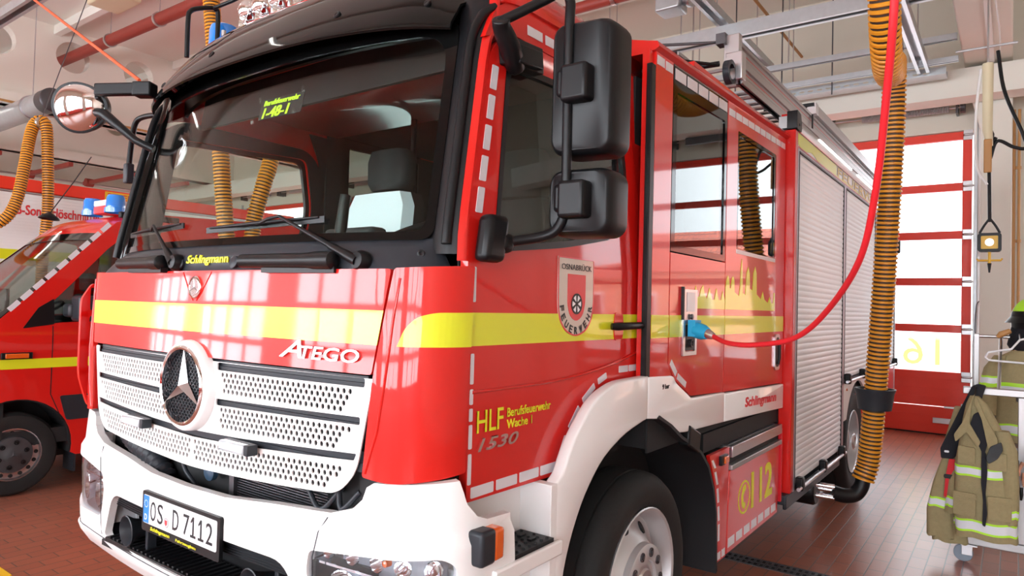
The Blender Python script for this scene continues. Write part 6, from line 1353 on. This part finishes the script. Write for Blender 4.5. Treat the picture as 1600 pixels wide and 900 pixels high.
fy = lambda u, v: 4.45-interp(v, [(.2,.098),(.5,.100),(.72,.100),(.9,.092),(1.02,.078),(1.14,.055),(1.22,.03)])-.006+.9*abs(u-2.315)**2
cloth([(2.235,.98),(2.262,1.08),(2.29,1.10),(2.33,1.02),(2.345,.90),(2.325,.80),(2.30,.86)], fy, .010, 'dark_lining', NAVY, J)
cloth([(2.310,.85),(2.335,.83),(2.345,.70),(2.335,.55),(2.345,.42),(2.335,.33),(2.318,.34),(2.322,.50),(2.310,.62)], fy, .012, 'zip_opening', NAVY, J)
cloth([(2.255,1.20),(2.27,1.22),(2.20,1.02),(2.15,.93),(2.16,.88),(2.225,.96),(2.29,.86),(2.305,.90),(2.24,1.02)], lambda u,v: fy(u,v)-.012, .020, 'collar', TURN, J, lab='raised beige collar')
cloth([(2.275,1.21),(2.33,1.07),(2.40,.93),(2.395,.89),(2.35,.86),(2.34,.90),(2.31,1.05),(2.265,1.17)], lambda u,v: fy(u,v)-.012, .020, 'collar', TURN, J)
cloth([(2.335,.80),(2.36,.88),(2.42,.915),(2.43,.86),(2.40,.80),(2.35,.76)], lambda u,v: fy(u,v)-.02, .022, 'collar_strap', BLK, J)
for x, z in ((2.225,.80),(2.40,.78)): cloth([(x-.05,z-.06),(x+.05,z-.06),(x+.05,z+.055),(x-.05,z+.06)], lambda u,v: fy(u,v)-.008, .018, 'chest_pocket', TURN, J)
for x in (2.215,2.415): cloth([(x-.065,.385),(x+.065,.385),(x+.065,.53),(x-.065,.53)], lambda u,v: fy(u,v)-.008, .020, 'hip_pocket', TURN, J); cloth([(x-.068,.50),(x+.068,.50),(x+.068,.545),(x-.068,.545)], lambda u,v: fy(u,v)-.018, .010, 'pocket_flap', TURN, J)
mm = MB(); mm.tube(spline([(2.27,4.44,1.19),(2.27,4.50,1.26),(2.27,4.60,1.262)],5), .005, 6); G(mm.build('hanging_loop', BLK, J))
# trousers with navy bib and red brace
T2 = turnout('turnout_trousers', (2.12, 4.56, .12), 'beige turnout trousers with navy bib and red brace hanging behind the front jacket', 'trousers')
G(garment('trouser_leg', [(1.10,2.20,.06,.03),(.85,2.17,.09,.045),(.55,2.13,.085,.05),(.35,2.11,.095,.05),(.13,2.12,.11,.05)], lambda z: 4.60-.03*(1-z), TM, [(.36,.44),(.27,.31)], T2, ph=2.2))
G(garment('trouser_leg', [(.80,2.16,.07,.03),(.55,2.09,.075,.04),(.35,2.06,.085,.045),(.16,2.07,.095,.045)], lambda z: 4.55, TM, [(.37,.45)], T2, ph=.2))
by = lambda u, v: 4.515+.04*(v-.8)
cloth([(2.28,1.28),(2.245,1.26),(2.16,1.05),(2.06,.80),(2.065,.73),(2.14,.735),(2.20,.82),(2.27,1.0),(2.31,1.20),(2.33,1.27)], by, .030, 'navy_bib', NAVY, T2)
cloth([(2.085,.775),(2.115,.775),(2.115,.79),(2.085,.79)], lambda u,v: by(u,v)-.018, .004, 'bib_label', PLW, T2)
cloth([(2.115,.735),(2.165,.735),(2.150,.60),(2.145,.46),(2.085,.46),(2.095,.60)], lambda u,v: 4.485, .010, 'red_brace', REDF, T2)
cloth([(2.085,.595),(2.155,.595),(2.155,.625),(2.085,.625)], lambda u,v: 4.477, .010, 'buckle', BLK, T2)
# second jacket, on a hanger behind
J2 = turnout('turnout_jacket', (2.5, 5.2, .80), 'beige turnout jacket on the wire hanger, behind and above the open one', 'jacket')
G(garment('jacket_body', [(1.50,2.53,.06,.04),(1.44,2.53,.16,.07),(1.35,2.55,.20,.09),(1.1,2.57,.20,.10),(.80,2.58,.21,.10)], 5.22, TM, [(.86,.94),(1.18,1.25)], J2, ph=1.0))
G(garment('sleeve', [(1.46,2.40,.04,.05),(1.36,2.36,.065,.06),(1.20,2.325,.065,.065),(1.0,2.32,.06,.06)], 5.18, TM, [(1.22,1.30)], J2, ph=.7, n=20))
cloth([(2.50,1.12),(2.56,1.12),(2.56,1.17),(2.50,1.17)], lambda u,v: 5.10, .01, 'chest_patch', INK, J2)
HG = empty('coat_hanger', (2.5, 5.1, 1.5), 'white wire coat hanger holding the upper jacket at the right edge', 'hanger')
mm = MB(); mm.tube([(-.19,-.14,-.05),(-.17,-.14,-.01),(-.03,-.12,.02),(.02,-.08,.09),(.20,-.08,.14),(.34,-.08,.10)], .008, 8); mm.tube([(-.19,-.14,-.05),(-.17,-.14,-.07),(.30,-.14,-.09)], .008, 8); mm.build('wire_body', PLW, HG, smooth=60)
mm = MB(); mm.tube(spline([(.02,-.08,.09),(.02,.1,.12),(.02,.28,.13),(.02,.32,.115)],5), .005, 6); mm.build('hook', SATIN, HG, smooth=60)
# helmet on the rear post
HM = empty('fire_helmet', (2.60, 5.44, 1.62), 'black fire helmet with lime patch hanging at the right edge above the jackets', 'helmet')
mm = MB(); rg = []
for k in range(13):
    a = PI/2*k/12; r = .150*math.cos(a)+.001; z = .13+.16*math.sin(a); rg.append([(r*math.cos(2*PI*j/32)*.92, r*math.sin(2*PI*j/32)*1.1, z) for j in range(32)])
mm.rings([[(p[0]*.96,p[1]*.96,.05) for p in rg[0]]]+rg); mm.build('shell', BLK, HM, smooth=60)
mm = MB(); rg2 = [[(r*math.cos(2*PI*j/32)*.95, r*math.sin(2*PI*j/32)*1.12, z) for j in range(32)] for r, z in ((.148,.145),(.185,.10),(.19,.095),(.15,.12))]; mm.rings(rg2, closed=True, cap=False); mm.build('brim', BLK, HM, smooth=60)
mm = MB(); mm.slab(lambda u,v,w_: ((.154+w_)*math.cos(u)*.94*math.cos(v), (.154+w_)*math.sin(u)*1.1*math.cos(v), .13+(.165+w_)*math.sin(v)), lin(3.6,5.4,9), lin(.35,1.1,5), .004); mm.build('lime_patch', TLIME, HM, smooth=60)
mm = MB(); mm.rings([[(.14*math.cos(a)*s_*(1 if a < 7 else 1), .15*math.sin(a)*s_, z+.01*math.sin(4*a)) for a in [2*PI*j/24 for j in range(24)]] for z, s_ in ((.10,.9),(.0,1.05),(-.08,1.15),(-.12,1.0))]); mm.build('neck_guard', NAVY, HM, smooth=60)
mm = MB(); mm.tube([(-.14,-.08,.03),(-.20,-.10,.0),(-.22,-.09,-.02)], [.02,.025,.015], 8); mm.build('side_lamp', COPP, HM, smooth=60)
# glove pair hanging on the rack
GV = empty('work_gloves', (2.50, 4.50, .52), 'black and patterned work gloves hanging right of the front jacket', 'gloves')
def glove(x, z, m_, nm):
    mm = MB(); mm.tube([(x,0,z+.26),(x,0,z+.20),(x,0,z+.13),(x+.005,0,z+.06)], [.035,.038,.042,.040], 12, flat=.5)
    for k in range(4): mm.tube([(x-.03+.02*k,0,z+.08),(x-.034+.022*k,-.012,z+.03),(x-.03+.02*k,-.004,z-.02+.008*abs(k-1))], [.011,.010,.007], 8)
    mm.tube([(x-.035,0,z+.15),(x-.06,-.012,z+.10),(x-.058,-.02,z+.06)], [.013,.012,.008], 8); return mm.build(nm, m_, GV, smooth=60)
glove(.0,.0,BLK,'black_glove'); glove(.075,.10,mat('floral_fabric',(.62,.25,.16),.9,noise=(30,.9)),'patterned_glove')
